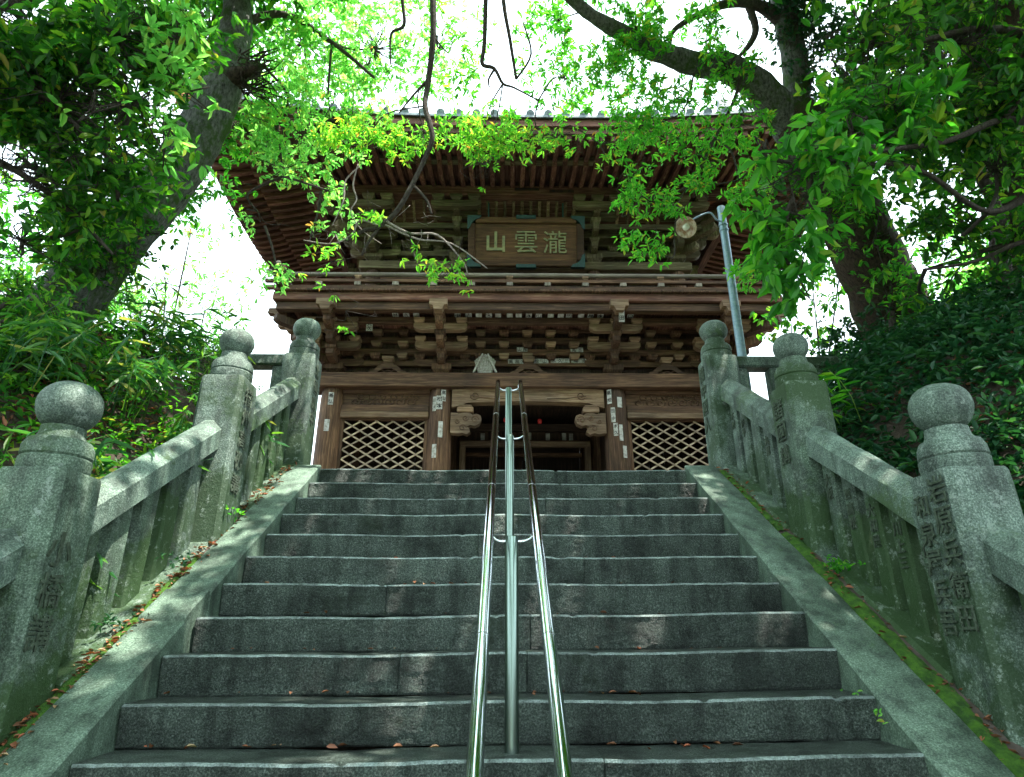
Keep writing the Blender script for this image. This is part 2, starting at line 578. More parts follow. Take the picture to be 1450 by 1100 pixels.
def tube_obj(name, pts, rad, mat, parent=None, seg=12, sub=5, bump=0.0, bscale=3.0):
    if sub > 1:
        pts, rad = smooth_path(pts, rad, sub)
    V, F = [], []
    tube(V, F, pts, rad, seg, bump, bscale)
    org = pts[0].copy()
    me = mk(name, [v - org for v in V], F, mat, True)
    return link(name, me, parent, org)

def lathe_mesh(prof, seg, mat, squares=None):
    """prof: (z, r, squareness) rings"""
    V, F = [], []
    for (z, r, sq) in prof:
        for s in range(seg):
            an = 2 * math.pi * (s + .5) / seg
            c, d = math.cos(an), math.sin(an)
            k = 1.0 / max(abs(c), abs(d))
            rr = r * (1 - sq + sq * k)
            if sq > .5:
                rr = min(rr, r * 1.345)
            V.append((rr * c, rr * d, z))
    n = len(prof)
    for i in range(n - 1):
        for s in range(seg):
            s2 = (s + 1) % seg
            F.append([i * seg + s, i * seg + s2, (i + 1) * seg + s2, (i + 1) * seg + s])
    F.append(list(range(seg))[::-1])
    F.append([(n - 1) * seg + s for s in range(seg)])
    return mk('turned', V, F, mat)

def shade_auto(me, deg=35):
    me.polygons.foreach_set('use_smooth', [True] * len(me.polygons))
    try:
        me.set_sharp_from_angle(angle=math.radians(deg))
    except Exception:
        pass

# text -> mesh
_tc = {}
def text_mesh(s, size, mat, extr=.004, off=0.0):
    key = (s, size, mat.name, extr, off)
    if key in _tc:
        return _tc[key]
    cu = D.curves.new('txt', 'FONT')
    cu.body = s
    cu.size = size
    cu.extrude = extr
    cu.offset = off
    cu.align_x = 'CENTER'
    cu.align_y = 'CENTER'
    cu.resolution_u = 2
    ob = D.objects.new('txt', cu)
    COL.objects.link(ob)
    dg = bpy.context.evaluated_depsgraph_get()
    me = D.meshes.new_from_object(ob.evaluated_get(dg))
    D.objects.remove(ob)
    me.materials.clear()
    me.materials.append(mat)
    if len(me.vertices):
        co = np.empty(len(me.vertices) * 3)
        me.vertices.foreach_get('co', co)
        co = co.reshape(-1, 3)
        mid = (co.min(0) + co.max(0)) / 2
        mid[2] = 0
        co -= mid
        me.vertices.foreach_set('co', co.ravel())
        me.update()
    _tc[key] = me
    return me

# ------------------------------------------------------------------ leaves
CAMP = np.array([0, 0, EYE])

def nrmz(a):
    return a / np.maximum(np.linalg.norm(a, axis=-1, keepdims=True), 1e-9)

def rosettes(cen, k, size, rng, spread=1.0, droop=.35, axis=None):
    """k leaves round every twig end"""
    n = len(cen)
    if axis is None:
        axis = nrmz(rng.normal(size=(n, 3)) * [1, 1, .6] + [0, 0, .1])
    ax = np.repeat(axis, k, 0)
    c = np.repeat(cen, k, 0)
    rnd = nrmz(rng.normal(size=(n * k, 3)))
    rad = nrmz(rnd - ax * (rnd * ax).sum(1, keepdims=True))
    ph = rng.uniform(.5, 1.35, (n * k, 1)) * spread
    d = nrmz(ax * np.cos(ph) + rad * np.sin(ph) + [0, 0, -droop])
    up = np.array([0, 0, 1.0]) + rng.normal(size=(n * k, 3)) * .55
    nn = nrmz(up - d * (up * d).sum(1, keepdims=True))
    s = size * rng.uniform(.65, 1.2, n * k)
    o = c + d * (s * .12)[:, None] + rng.normal(size=(n * k, 3)) * size * .12
    return o, d, nn, s

def leaves_arrays(o, d, nn, s, wid, fold=.25, curl=.15):
    side = np.cross(d, nn)
    w = (s * wid)[:, None]
    L_ = s[:, None]
    p0 = o
    l1 = o + d * L_ * .30 + side * w * .42 + nn * w * fold
    l2 = o + d * L_ * .68 + side * w * .38 + nn * (w * fold - L_ * curl * .4)
    tip = o + d * L_ - nn * L_ * curl
    r2 = o + d * L_ * .68 - side * w * .38 + nn * (w * fold - L_ * curl * .4)
    r1 = o + d * L_ * .30 - side * w * .42 + nn * w * fold
    return np.stack([p0, l1, l2, tip, r2, r1], 1)

def fast_mesh(name, V, F, mat):
    """V (n,6,3) leaves; two quads each"""
    n = len(V)
    me = D.meshes.new(name)
    me.vertices.add(n * 6)
    me.vertices.foreach_set('co', V.reshape(-1).astype(np.float32))
    base = (np.arange(n) * 6)[:, None]
    q = np.concatenate([base + [0, 3, 2, 1], base + [0, 5, 4, 3]], 1).reshape(-1)
    me.loops.add(n * 8)
    me.loops.foreach_set('vertex_index', q.astype(np.int32))
    me.polygons.add(n * 2)
    me.polygons.foreach_set('loop_start', (np.arange(n * 2) * 4).astype(np.int32))
    me.polygons.foreach_set('loop_total', np.full(n * 2, 4, np.int32))
    me.materials.append(mat)
    me.update(calc_edges=True)
    return me

_leafproto = {}
def leaf_proto(mat, wid):
    k = (mat.name, wid)
    if k not in _leafproto:
        V = leaves_arrays(np.zeros((1, 3)), np.array([[0, 1.0, 0]]), np.array([[0, 0, 1.0]]), np.array([1.0]), wid)[0]
        me = mk('leaf', V, [[0, 3, 2, 1], [0, 5, 4, 3]], mat)
        _leafproto[k] = me
    return _leafproto[k]

NLEAF = 0
def add_leaves(parent, arr, mat, wid, singles=0, name='leaves'):
    """the nearest leaves in the picture as parts, the rest as one mass"""
    global NLEAF
    o, d, nn, s = arr
    if singles:
        rel = o - CAMP
        f, r, u = [np.array(v) for v in (CF, CR, CU)]
        z = rel @ f
        x = rel @ r / np.maximum(z, .1) * FPX + 725
        y = 550 - rel @ u / np.maximum(z, .1) * FPX
        inside = (z > .3) & (x > 5) & (x < 1445) & (y > 5) & (y < 1095)
        score = np.where(inside, s / np.maximum(z, .1), 0)
        order = np.argsort(-score)
        pick = order[:singles]
        pick = pick[score[pick] > 0]
        mask = np.ones(len(o), bool)
        mask[pick] = False
        me = leaf_proto(mat, wid)
        pl = WORLD_LOC[parent]
        for i in pick:
            y_ = Vector(d[i])
            z_ = Vector(nn[i])
            x_ = y_.cross(z_)
            M = Matrix((x_, y_, z_)).transposed()
            ob = D.objects.new('leaf', me)
            COL.objects.link(ob)
            ob.parent = parent
            ob.location = Vector(o[i]) - pl
            ob.rotation_euler = M.to_euler()
            ob.scale = (s[i],) * 3
        o, d, nn, s = o[mask], d[mask], nn[mask], s[mask]
    if len(o) == 0:
        return
    V = leaves_arrays(o, d, nn, s, wid)
    V = V - np.array(WORLD_LOC[parent])
    NLEAF += len(V)
    me = fast_mesh(name, V, None, mat)
    ob = D.objects.new(name, me)
    COL.objects.link(ob)
    ob.parent = parent
    WORLD_LOC[ob] = WORLD_LOC[parent].copy()
    ob['kind'] = 'stuff'
    return ob

def blob(rng, px, py, zc, rx, ry, rz, nsub, ntw, sig):
    """clumps of twig ends inside an ellipsoid given by its place in view"""
    c = np.array(W(px, py, zc))
    k = zc / FPX
    q = nrmz(rng.normal(size=(nsub, 3))) * (rng.uniform(0, 1, (nsub, 1)) ** (1 / 2.4))
    sub = c + q[:, :1] * np.array(CR) * rx * k + q[:, 1:2] * np.array(CU) * ry * k + q[:, 2:] * np.array(CF) * rz
    tw = np.repeat(sub, ntw, 0) + rng.normal(size=(nsub * ntw, 3)) * sig * [1, 1, .55]
    return c, sub, tw

def wblob(rng, c, r, nsub, ntw, sig):
    c = np.array(c, float)
    q = nrmz(rng.normal(size=(nsub, 3))) * (rng.uniform(0, 1, (nsub, 1)) ** (1 / 2.4))
    sub = c + q * np.array(r)
    tw = np.repeat(sub, ntw, 0) + rng.normal(size=(nsub * ntw, 3)) * sig * [1, 1, .55]
    return c, sub, tw

def twigs_mesh(V, F, anchor, c, sub, tw, rng, r0=.02, maxn=60):
    a = Vector(anchor) if anchor is not None else Vector(c)
    c = Vector(c)
    if (a - c).length > .05:
        m = (a + c) / 2 + Vector(rng.normal(size=3) * .12)
        p, r = smooth_path([a, m, c], [r0 * 1.5, r0 * 1.2, r0], 4)
        tube(V, F, p, r, 5)
    for i in range(min(len(sub), maxn)):
        s = Vector(sub[i])
        m = (c + s) / 2 + Vector(rng.normal(size=3) * .1)
        p, r = smooth_path([c, m, s], [r0 * .6, r0 * .45, r0 * .2], 3)
        tube(V, F, p, r, 4)
        nt = len(tw) // len(sub)
        for j in range(0, nt, max(1, nt // 5)):
            t = Vector(tw[i * nt + j])
            tube(V, F, [s, (s + t) / 2 + Vector(rng.normal(size=3) * .02), t], [r0 * .2, r0 * .15, r0 * .08], 3)

# ------------------------------------------------------------------ layout numbers
TREAD, SLOPE = .30, .654
RISE = TREAD * SLOPE
LZ = EYE + 1.458                      # landing height
TOPY = 5.99
def zin(y):
    """height of the line through the step noses"""
    return LZ + (y - TOPY) * SLOPE

# ------------------------------------------------------------------ terrain
def ground_z(x, y):
    b = min(max(zin(y) - .10, -.02), LZ - .02)
    if y > TOPY - .2:
        b = LZ - .02
    ax = abs(x + .07)
    out = max(0.0, ax - 2.50)
    bank = 1.45 * (1 - math.exp(-(out / .75) ** 1.35)) + .22 * min(out, 12)
    if y > 5.2:
        f = max(0.0, 1 - (y - 5.2) / (2.0 if x > 0 else 2.6))
        bank *= f * f * (3 - 2 * f) * 1.0
    if ax < 2.50:
        b -= .22
        if y > TOPY + .3 or y < 1.3:
            b += .20
    # far away the hill levels off and rises gently
    far = max(0.0, math.hypot(x, y - 10) - 22)
    b += far * .02
    nz = noise.fractal(Vector((x * .8, y * .8, 0)), .9, 2.1, 4) * (.16 if ax > 2.6 else .012)
    return b + bank + nz * min(1, max(0, ax - 2.4) + .1) * (0.4 if y > 6.5 and ax < 7 else 1)

def graded(a, b, n, near, p=2.2):
    t = np.linspace(-1, 1, n)
    m = np.sign(t) * np.abs(t) ** p
    return [near + (v * (b - near) if v > 0 else -v * (a - near)) for v in m]

gx = sorted(set([round(v, 3) for v in list(np.linspace(-9, 9, 121))] + [round(v, 2) for v in (-400, -200, -100, -60, -40, -28, -20, -15, -12, -10.5, 10.5, 12, 15, 20, 28, 40, 60, 100, 200, 400)]))
gy = sorted(set([round(v, 3) for v in list(np.linspace(-3, 16, 121))] + [-400, -200, -100, -60, -40, -25, -15, -10, -7, -5, 18, 21, 25, 30, 40, 60, 100, 200, 400]))
V = [(x, y, ground_z(x, y)) for y in gy for x in gx]
nx = len(gx)
F = [[j * nx + i, j * nx + i + 1, (j + 1) * nx + i + 1, (j + 1) * nx + i] for j in range(len(gy) - 1) for i in range(nx - 1)]
g = link('ground', mk('ground', V, F, M_SOIL, True))
props(g, 'dark soil of the wooded banks beside the stone stairs', None, None, 'structure')

# ------------------------------------------------------------------ stairs
stairs = link('stone_stairs', mk('stair_core', [(-1.78, 1.5, -.3), (1.78, 1.5, -.3), (1.78, TOPY + .3, -.3), (-1.78, TOPY + .3, -.3), (-1.78, 1.5, zin(1.5) - .32), (1.78, 1.5, zin(1.5) - .32), (1.78, TOPY + .3, LZ - .25), (-1.78, TOPY + .3, LZ - .25)],
                              [[0, 3, 2, 1], [4, 5, 6, 7], [0, 1, 5, 4], [1, 2, 6, 5], [2, 3, 7, 6], [3, 0, 4, 7]], M_SOIL))
props(stairs, 'steep grey stone stairs climbing to the wooden gate', None, None, 'structure')

def rough_block(x0, x1, y0, y1, z0, z1, mat, nxs, seed, amp=.006, skew=0.0, lip=.0):
    """worn stone block: gridded front, top and ends, chipped nose"""
    ny, nz = 6, (18 if z1 > 1.0 else 8)
    rows = []
    # profile goes round: bottom front -> up the face -> nose -> back over the tread
    prof = []
    r = .012
    for k in range(nz):
        t = k / (nz - 1)
        z = z0 + (z1 - r - z0) * t
        prof.append((y0 + .012 * (1 - t) ** 2 + (.010 if k == 0 else 0), z))
    prof.append((y0 + r * .3, z1 - r * .35))
    prof.append((y0 + r, z1))
    for k in range(1, ny):
        t = k / (ny - 1)
        prof.append((y0 + r + (y1 - y0 - r) * t, z1))
    prof.append((y1, z0))
    V, F = [], []
    m = len(prof)
    xs = [x0, x0 + .006] + list(np.linspace(x0, x1, nxs)[1:-1]) + [x1 - .006, x1]
    for i, x in enumerate(xs):
        e = .006 if i in (0, len(xs) - 1) else 0
        for j, (y, z) in enumerate(prof):
            q = Vector((x * 1.0, y * 3 + seed * 3.1, z * 3))
            nn = noise.fractal(q * 4.0, .8, 2.2, 4)
            n2 = noise.noise(Vector((x * 1.7, seed * 2.7, 0)))
            dy = amp * .6 * nn + .007 * n2
            if j < nz:
                hm = noise.noise(Vector((x * 38, z * 60, seed)))
                h2 = noise.noise(Vector((x * 90, z * 110, seed + 3)))
                dy += .0035 * hm + .0022 * h2
            dz = 0
            if nz - 1 <= j <= nz + 1:
                chip = max(0, noise.noise(Vector((x * 11, seed * 5.3, 1))) - .46) * .06
                dz = -abs(.0045 * noise.noise(Vector((x * 6, seed, 2)))) - abs(.003 * noise.noise(Vector((x * 40, seed, 5)))) - chip
                dy += chip
            elif j > nz:
                dz = amp * .3 * nn
            yy = y + dy + e
            if j >= nz - 1 and j < m - 1:
                dz -= .011 * (math.exp(-((x - .75) / .42) ** 2) + math.exp(-((x + .7) / .42) ** 2))
            V.append((x, yy, z + dz - e * .5 + skew * x))
    n = len(xs)
    for i in range(n - 1):
        for j in range(m):
            k = (j + 1) % m
            F.append([i * m + j, (i + 1) * m + j, (i + 1) * m + k, i * m + k])
    F.append([j for j in range(m)])
    F.append([(n - 1) * m + j for j in range(m)][::-1])
    org = Vector(((x0 + x1) / 2, y0, z0))
    me = mk('stone', [Vector(v) - org for v in V], F, mat)
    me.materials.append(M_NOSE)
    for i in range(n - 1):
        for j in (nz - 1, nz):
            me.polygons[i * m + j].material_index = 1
    shade_auto(me, 40)
    return me, org

joints = {0: [-.85, .6], 1: [], 2: [.35], 3: [], 4: [-.2], 5: [.55], 6: [-.75], 7: [.15], 8: [-.55, .12], 9: [], 10: [.42], 11: [.03], 12: [.1], 13: [-.5], 14: [.6], 15: [0]}
for k in range(16):
    y0 = TOPY - k * TREAD
    z1 = LZ - k * RISE
    z0 = z1 - RISE - .01
    xe = 1.79
    js = [-xe + .0] + joints[k] + [xe]
    for a, b in zip(js[:-1], js[1:]):
        sd = random.random() * 20
        dy = random.uniform(-.006, .006)
        dz = random.uniform(-.003, .004)
        gap = .001
        me, org = rough_block(a + gap, b - gap, y0 + dy, y0 + TREAD + .04, z0 + (.012 if k in (3, 9, 12) else .004), z1 + dz, M_STEP, max(8, int((b - a) * (85 if k < 12 else 20))), sd, amp=.013, skew=(.009 if k > 6 else .002 * k / 6))
        link('step_stone', me, stairs, org)

# kerb slabs along both sides
for sd, xi, xo in ((-1, -1.80, -2.07), (1, 1.76, 2.06)):
    cuts = [7.2, 6.02, 4.62 if sd > 0 else 4.05, 3.98 if sd > 0 else 3.80, 2.35, 1.2]
    if sd > 0:
        cuts = [7.2, 6.02, 4.95, 4.30, 2.3, 1.1]
    for i in range(len(cuts) - 1):
        ya, yb = cuts[i + 1] + .004, cuts[i] - .004
        if i == 0:
            ya, yb = TOPY + .03, 7.2
            za, zb = LZ + .012, LZ + .012
        else:
            off = .035 + random.uniform(-.012, .016)
            za, zb = zin(ya) + off, zin(yb) + off
        x0, x1 = min(xi, xo), max(xi, xo)
        x0 += random.uniform(-.006, .006)
        x1 += random.uniform(-.006, .006)
        V, F = [], []
        ny_ = 26
        dep = .5
        bv = .012
        for j in range(ny_):
            t = j / (ny_ - 1)
            y = ya + (yb - ya) * t
            z = za + (zb - za) * t - (.008 if j in (0, ny_ - 1) else 0)
            w1 = noise.noise(Vector((y * 3, sd * 5, i))) * .006
            w2 = noise.noise(Vector((y * 3, sd * 9, i + 4))) * .008
            V += [(x0 + w1, y, z - dep), (x0 + w1, y, z - bv), (x0 + w1 + bv, y, z), ((x0 + x1) / 2, y, z + w2 * .4), (x1 + w2 - bv, y, z), (x1 + w2, y, z - bv), (x1 + w2, y, z - dep)]
        for j in range(ny_ - 1):
            for q in range(6):
                F.append([j * 7 + q, j * 7 + q + 1, (j + 1) * 7 + q + 1, (j + 1) * 7 + q])
        F.append([q for q in range(7)][::-1])
        F.append([(ny_ - 1) * 7 + q for q in range(7)])
        org = Vector(((x0 + x1) / 2, ya, za))
        me = mk('kerb_stone', [Vector(v) - org for v in V], F, M_KERB)
        shade_auto(me, 40)
        link('kerb_stone', me, stairs, org)

# landing
landing = link('landing', mk('landing_bed', [(-9, TOPY + .34, LZ - .03), (10, TOPY + .34, LZ - .03), (10, 18, LZ - .03), (-9, 18, LZ - .03)], [[0, 1, 2, 3]], M_DIRT))
props(landing, 'earth landing with stone paving between stair head and gate', None, None, 'structure')
for r_ in range(5):
    y0 = TOPY + .345 + r_ * .9
    x = -1.79
    while x < 1.7:
        w = min(random.uniform(.6, 1.1), 1.79 - x)
        if 1.79 - x - w < .3:
            w = 1.79 - x
        box('paving_stone', x + .004, x + w - .004, y0, y0 + .892, LZ - .12, LZ + random.uniform(-.004, .002), M_PAVE, landing, .008)
        x += w
# lower landing and path behind the camera
low = link('lower_path', mk('lower_path', [(-2.3, -14, .012), (2.3, -14, .012), (2.3, 1.75, .012), (-2.3, 1.75, .012)], [[0, 1, 2, 3]], M_PAVE))
props(low, 'stone path at the foot of the stairs', None, None, 'structure')

# ------------------------------------------------------------------ balustrades
SH = .17
def post_profile():
    return [(-.75, SH * 1.03, 1), (1.06, SH, 1), (1.145, SH * .985, 1), (1.16, SH * .95, 1),
            (1.161, SH * .93, 0), (1.18, SH * .96, 0), (1.225, SH * .96, 0), (1.235, SH * .90, 0), (1.245, SH * .95, 0),
            (1.29, SH * .94, 0), (1.325, SH * .84, 0), (1.335, SH * .68, 0), (1.36, SH * .62, 0), (1.39, SH * .60, 0), (1.40, SH * .6, 0)]

def post_mesh(mat):
    me = lathe_mesh(post_profile(), 32, mat)
    for v in me.vertices:
        q = v.co * 6
        d = noise.fractal(q, .8, 2, 3) * .005
        n = Vector((v.co.x, v.co.y, 0))
        if n.length > 0:
            v.co += n.normalized() * d
    shade_auto(me, 38)
    return me

def finial_mesh(mat):
    prof = []
    for i in range(17):
        t = -math.pi / 2 + math.pi * i / 16
        c = max(math.cos(t), .0)
        r = .172 * c ** .82
        prof.append((.14 * math.sin(t) * (1.0 if t < 0 else .92), max(r, .012 if i else .09), 0))
    prof[0] = (-.135, .095, 0)
    me = lathe_mesh(prof, 32, mat)
    for v in me.vertices:
        v.co *= 1 + noise.fractal(v.co * 9, .8, 2, 3) * .018
    shade_auto(me, 60)
    return me

POSTM = {m.name: post_mesh(m) for m in (M_POST, M_POSTM)}
FINM = {m.name: finial_mesh(m) for m in (M_RAIL,)}

def engrave(parent, chars, x, y, ztop, size, sd, gap=1.1):
    """vertical line of carved characters on the stair side (sd = side of the stairs)"""
    for i, ch in enumerate(chars):
        if ch == ' ':
            continue
        me = text_mesh(ch, size * random.uniform(.92, 1.05), M_CARVE, .003, .0015)
        z = ztop - i * size * gap
        if sd > 0:
            rot = Matrix(((0, 0, -1), (-1, 0, 0), (0, 1, 0))).to_euler()
        else:
            rot = Matrix(((0, 0, 1), (1, 0, 0), (0, 1, 0))).to_euler()
        link('carved_character', me, parent, (x, y, z), rot)

def pent_rail(parent, x, ya, yb, oa, ob, mat):
    """sloping stone rail with a ridged top"""
    hw, n = .105, 14
    prof = [(-hw, 0), (-hw, .15), (-.03, .225), (.03, .225), (hw, .15), (hw, 0)]
    V, F = [], []
    for j in range(n):
        t = j / (n - 1)
        y = ya + (yb - ya) * t
        z = zin(y) + oa + (ob - oa) * t
        for (u, v) in prof:
            w = noise.noise(Vector((u * 9, y * 4, v * 9 + x))) * .006
            V.append((x + u + w, y, z + v + w))
    m = len(prof)
    for j in range(n - 1):
        for q in range(m):
            q2 = (q + 1) % m
            F.append([j * m + q, j * m + q2, (j + 1) * m + q2, (j + 1) * m + q])
    F.append(list(range(m))[::-1])
    F.append([(n - 1) * m + q for q in range(m)])
    org = Vector((x, ya, zin(ya) + oa))
    me = mk('rail', [Vector(v) - org for v in V], F, mat)
    import bmesh
    bm = bmesh.new(); bm.from_mesh(me); bmesh.ops.recalc_face_normals(bm, faces=bm.faces); bm.to_mesh(me); bm.free()
    shade_auto(me, 28)
    return link('rail', me, parent, org)

def baluster(parent, x, y, wx, wy, zb, zt, mat):
    V, F = [], []
    hx, hy, c = wx / 2, wy / 2, .014
    pr = [(-hx + c, -hy), (hx - c, -hy), (hx, -hy + c), (hx, hy - c), (hx - c, hy), (-hx + c, hy), (-hx, hy - c), (-hx, -hy + c)]
    nl = 8
    for j in range(nl):
        t = j / (nl - 1)
        for (u, v) in pr:
            zz = (zb + (zt - zb) * t) + v * SLOPE
            w = noise.noise(Vector((u * 5 + y * 7, v * 5, zz * 3))) * .005
            V.append((u + w, v + w, zz - zb))
    for j in range(nl - 1):
        for q in range(8):
            q2 = (q + 1) % 8
            F.append([j * 8 + q, j * 8 + q2, (j + 1) * 8 + q2, (j + 1) * 8 + q])
    F.append(list(range(8))[::-1])
    F.append([(nl - 1) * 8 + q for q in range(8)])
    me = mk('baluster', V, F, mat)
    shade_auto(me, 30)
    return link('baluster', me, parent, (x, y, zb))

def balustrade(sd, posts, inscr, label):
    root = thing('stone_balustrade', (posts[0][0], posts[0][1], LZ), label, 'balustrade', 'stone balustrades flanking the stairs')
    for i, (x, y, s) in enumerate(posts):
        zb = zin(min(y, TOPY + .06)) - .03
        mat = M_POSTM if (i >= 1 and (i + (sd > 0)) % 2 == 0) or i == 3 else M_POST
        if i == 0:
            mat = M_POST
        zb += .085 if i < 2 else .0
        p = link('post', POSTM[mat.name], root, (x, y, zb), (0, 0, random.uniform(-.02, .02)), (s, s, 1.0))
        fs = .90 if i < 2 else 1.0
        link('finial', FINM[M_RAIL.name], p, (x, y, zb + 1.523 - (1 - fs) * .12), (0, 0, random.uniform(0, 6)), (fs * (.97 if i == 0 else .88), fs * (.97 if i == 0 else .88), fs))
        for (chars, dy, zt, size) in inscr.get(i, []):
            engrave(p, chars, x - sd * (SH * s + .0085), y + dy, zb + zt, size, sd)
    for i in range(len(posts) - 1):
        (xa, ya, sa), (xb, yb, sb_) = posts[i], posts[i + 1]
        x = (xa + xb) / 2
        y1, y0 = ya - SH * sa - .004, yb + SH * sb_ + .004
        pent_rail(root, x, y0 - .0, y1 + .0, .72, .72, M_RAIL)
        # plinth
        V = []
        for yy in (y0, y1):
            z = zin(yy)
            for (u, v) in ((-.17, -.5), (-.17, .0), (-.145, .03), (.145, .03), (.17, .0), (.17, -.5)):
                V.append((u, yy - y0, z + v - zin(y0)))
        F = [[q, q + 1, 6 + q + 1, 6 + q] for q in range(5)] + [[0, 6, 11, 5], list(range(6))[::-1], list(range(6, 12))]
        me = mk('plinth', V, F, M_POSTM)
        link('plinth', me, root, (x, y0, zin(y0)))
        n = 5
        for k in range(n):
            yy = y0 + (y1 - y0) * (k + .5) / n
            wy = (y1 - y0) / n * .60
            zb = zin(yy) + .031
            m2 = M_POSTM if random.random() < .55 else M_POST
            b = baluster(root, x, yy, .10, wy, zb, zin(yy) + .719, m2)
            names = inscr.get(('b', i), [])
            if k < len(names) and names[k]:
                engrave(b, names[k], x - sd * (.050 + .0045), yy, zb + .55, .085, sd, 1.12)
    return root

postsR = [(2.29, 6.20, 1.0), (2.35, 4.68, 1.0), (2.37, 3.20, 1.0), (2.40, 1.75, 1.0)]
postsL = [(-2.17, 6.20, .98), (-2.24, 4.78, 1.0), (-2.30, 3.16, 1.0), (-2.34, 1.65, 1.0)]
balustrade(1, postsR, {0: [('備中國人', .02, 1.0, .17)], 1: [('諸國講', .02, .98, .17)], 2: [('和泉屋兵吾', .075, 1.0, .13), ('岩原兵衛田', -.07, 1.06, .14)],
                       ('b', 1): ['住吉', '川上三', '大和屋', '西高松', '大坂'], ('b', 0): ['', '丸尾', '', '伊予', '木村']},
           'stone balustrade right of the stairs, its mossy posts topped with round stone balls')
balustrade(-1, postsL, {0: [('北國講中', -.02, 1.0, .16)], 1: [('播州高砂講', -.02, 1.02, .16)], 2: [('小橋講', -.06, .78, .17)]},
           'stone balustrade left of the stairs, below the leaning trunk and bamboo grass')

# moss, dirt and litter strips between kerb and balustrade
def strip(name, mat, sd, xa, xb, y0, y1, off, amp, seed, n=160, m=8, ragged=.03):
    V, F = [], []
    for j in range(n + 1):
        y = y0 + (y1 - y0) * j / n
        ra = noise.noise(Vector((y * 4, seed, 0))) * ragged
        rb = noise.noise(Vector((y * 4, seed + 9, 0))) * ragged
        for i in range(m + 1):
            t = i / m
            x = (xa + ra) * (1 - t) + (xb + rb) * t
            dome = math.sin(math.pi * t) * amp
            z = zin(y) + off + dome + noise.fractal(Vector((x * 16, y * 16, seed)), .8, 2, 3) * amp * .6
            V.append((x, y, z))
    for j in range(n):
        for i in range(m):
            F.append([j * (m + 1) + i, j * (m + 1) + i + 1, (j + 1) * (m + 1) + i + 1, (j + 1) * (m + 1) + i])
    me = mk(name, V, F, mat, True)
    return link(name, me)

o = strip('gutter_dirt', M_DIRT, 1, 2.03, 2.30, 1.2, 6.0, -.006, .012, 3)
props(o, 'dry dirt strip between right kerb and balustrade', None, None, 'structure')
o = strip('gutter_dirt', M_DIRT, -1, -2.40, -2.03, 1.2, 6.0, -.006, .02, 5)
props(o, 'dry dirt strip between left kerb and balustrade', None, None, 'structure')
o = strip('moss', M_MOSS, 1, 2.05, 2.175, 1.3, 4.75, .006, .024, 8, 220, ragged=.06)
props(o, 'bright green moss growing along the right kerb', 'moss', None, 'stuff')
o = strip('moss', M_MOSS, 1, 2.05, 2.15, 4.8, 5.95, .004, .016, 12, 80, ragged=.02)
props(o, 'olive moss strip near the stair head', 'moss', None, 'stuff')
o = strip('moss', M_MOSS, -1, -2.13, -2.055, 2.2, 4.45, .008, .022, 18, 150, ragged=.03)
props(o, 'narrow moss strip along the left kerb', 'moss', None, 'stuff')

# fallen leaves
rng = np.random.RandomState(5)
fo, fd = [], []
for _ in range(1500):
    s_ = rng.rand()
    if s_ < .55:
        y = rng.uniform(1.6, 6); x = rng.uniform(-2.16, -2.05) if rng.rand() < .5 else rng.uniform(-2.13, -2.02)
        z = zin(y) + .03
    elif s_ < .75:
        y = rng.uniform(1.6, 6); x = rng.uniform(2.05, 2.2); z = zin(y) + .015
    elif s_ < .87:
        k = rng.randint(0, 12); y = TOPY - k * TREAD + rng.uniform(.22, .30); x = rng.uniform(-1.7, 1.7); z = LZ - k * RISE + .008
    else:
        y = rng.uniform(2, 5.5); x = rng.choice([-1, 1]) * rng.uniform(2.6, 4); z = ground_z(x, y) + .02
    fo.append((x, y, z))
fo = np.array(fo)
n_ = len(fo)
dd = nrmz(rng.normal(size=(n_, 3)) * [1, 1, .15] + np.array([0, .0, .0]))
uu = np.array([0, 0, 1.]) + rng.normal(size=(n_, 3)) * .3
nn_ = nrmz(uu - dd * (uu * dd).sum(1, keepdims=True))
V = leaves_arrays(fo, dd, nn_, rng.uniform(.02, .055, n_), .5, .3, .1)
o = link('leaf_litter', fast_mesh('leaf_litter', V, None, ML_DEAD))
props(o, 'brown and red fallen leaves along kerbs and steps', 'leaf litter', None, 'stuff')

# ------------------------------------------------------------------ steel handrail
hr = thing('steel_handrail', (.03, 3.13, zin(3.0)), 'polished steel double handrail running up the middle of the stairs', 'handrail')
def rail_z(y):
    return EYE + SLOPE * y - 1.56
RX = (-.075, .155)
for x in RX:
    xs = (x, x + .0)
    pts = [Vector((x, .9, rail_z(.9))), Vector((x, 3.0, rail_z(3.0))), Vector((x, 5.9, rail_z(5.9))), Vector((x, 6.05, rail_z(6.05) - .0)), Vector((x, 6.13, rail_z(6.1) - .02)), Vector((x, 6.15, rail_z(6.1) - .08))]
    V, F = [], []
    tube(V, F, pts, [.0235] * 4 + [.023, .020], 24)
    me = mk('rail', [v - pts[0] for v in V], F, M_CHROME)
    shade_auto(me, 40)
    rl = link('rail', me, hr, pts[0])
    for yj in (2.35, 3.55, 4.9):       # sleeve joints
        a = Vector((x, yj, rail_z(yj)))
        dv = Vector((0, 1, SLOPE)).normalized()
        V, F = [], []
        tube(V, F, [a - dv * .008, a + dv * .008], [.0247, .0247], 24)
        me = mk('joint', [v - a for v in V], F, M_CHROME)
        shade_auto(me, 40)
        link('joint_sleeve', me, rl, a)
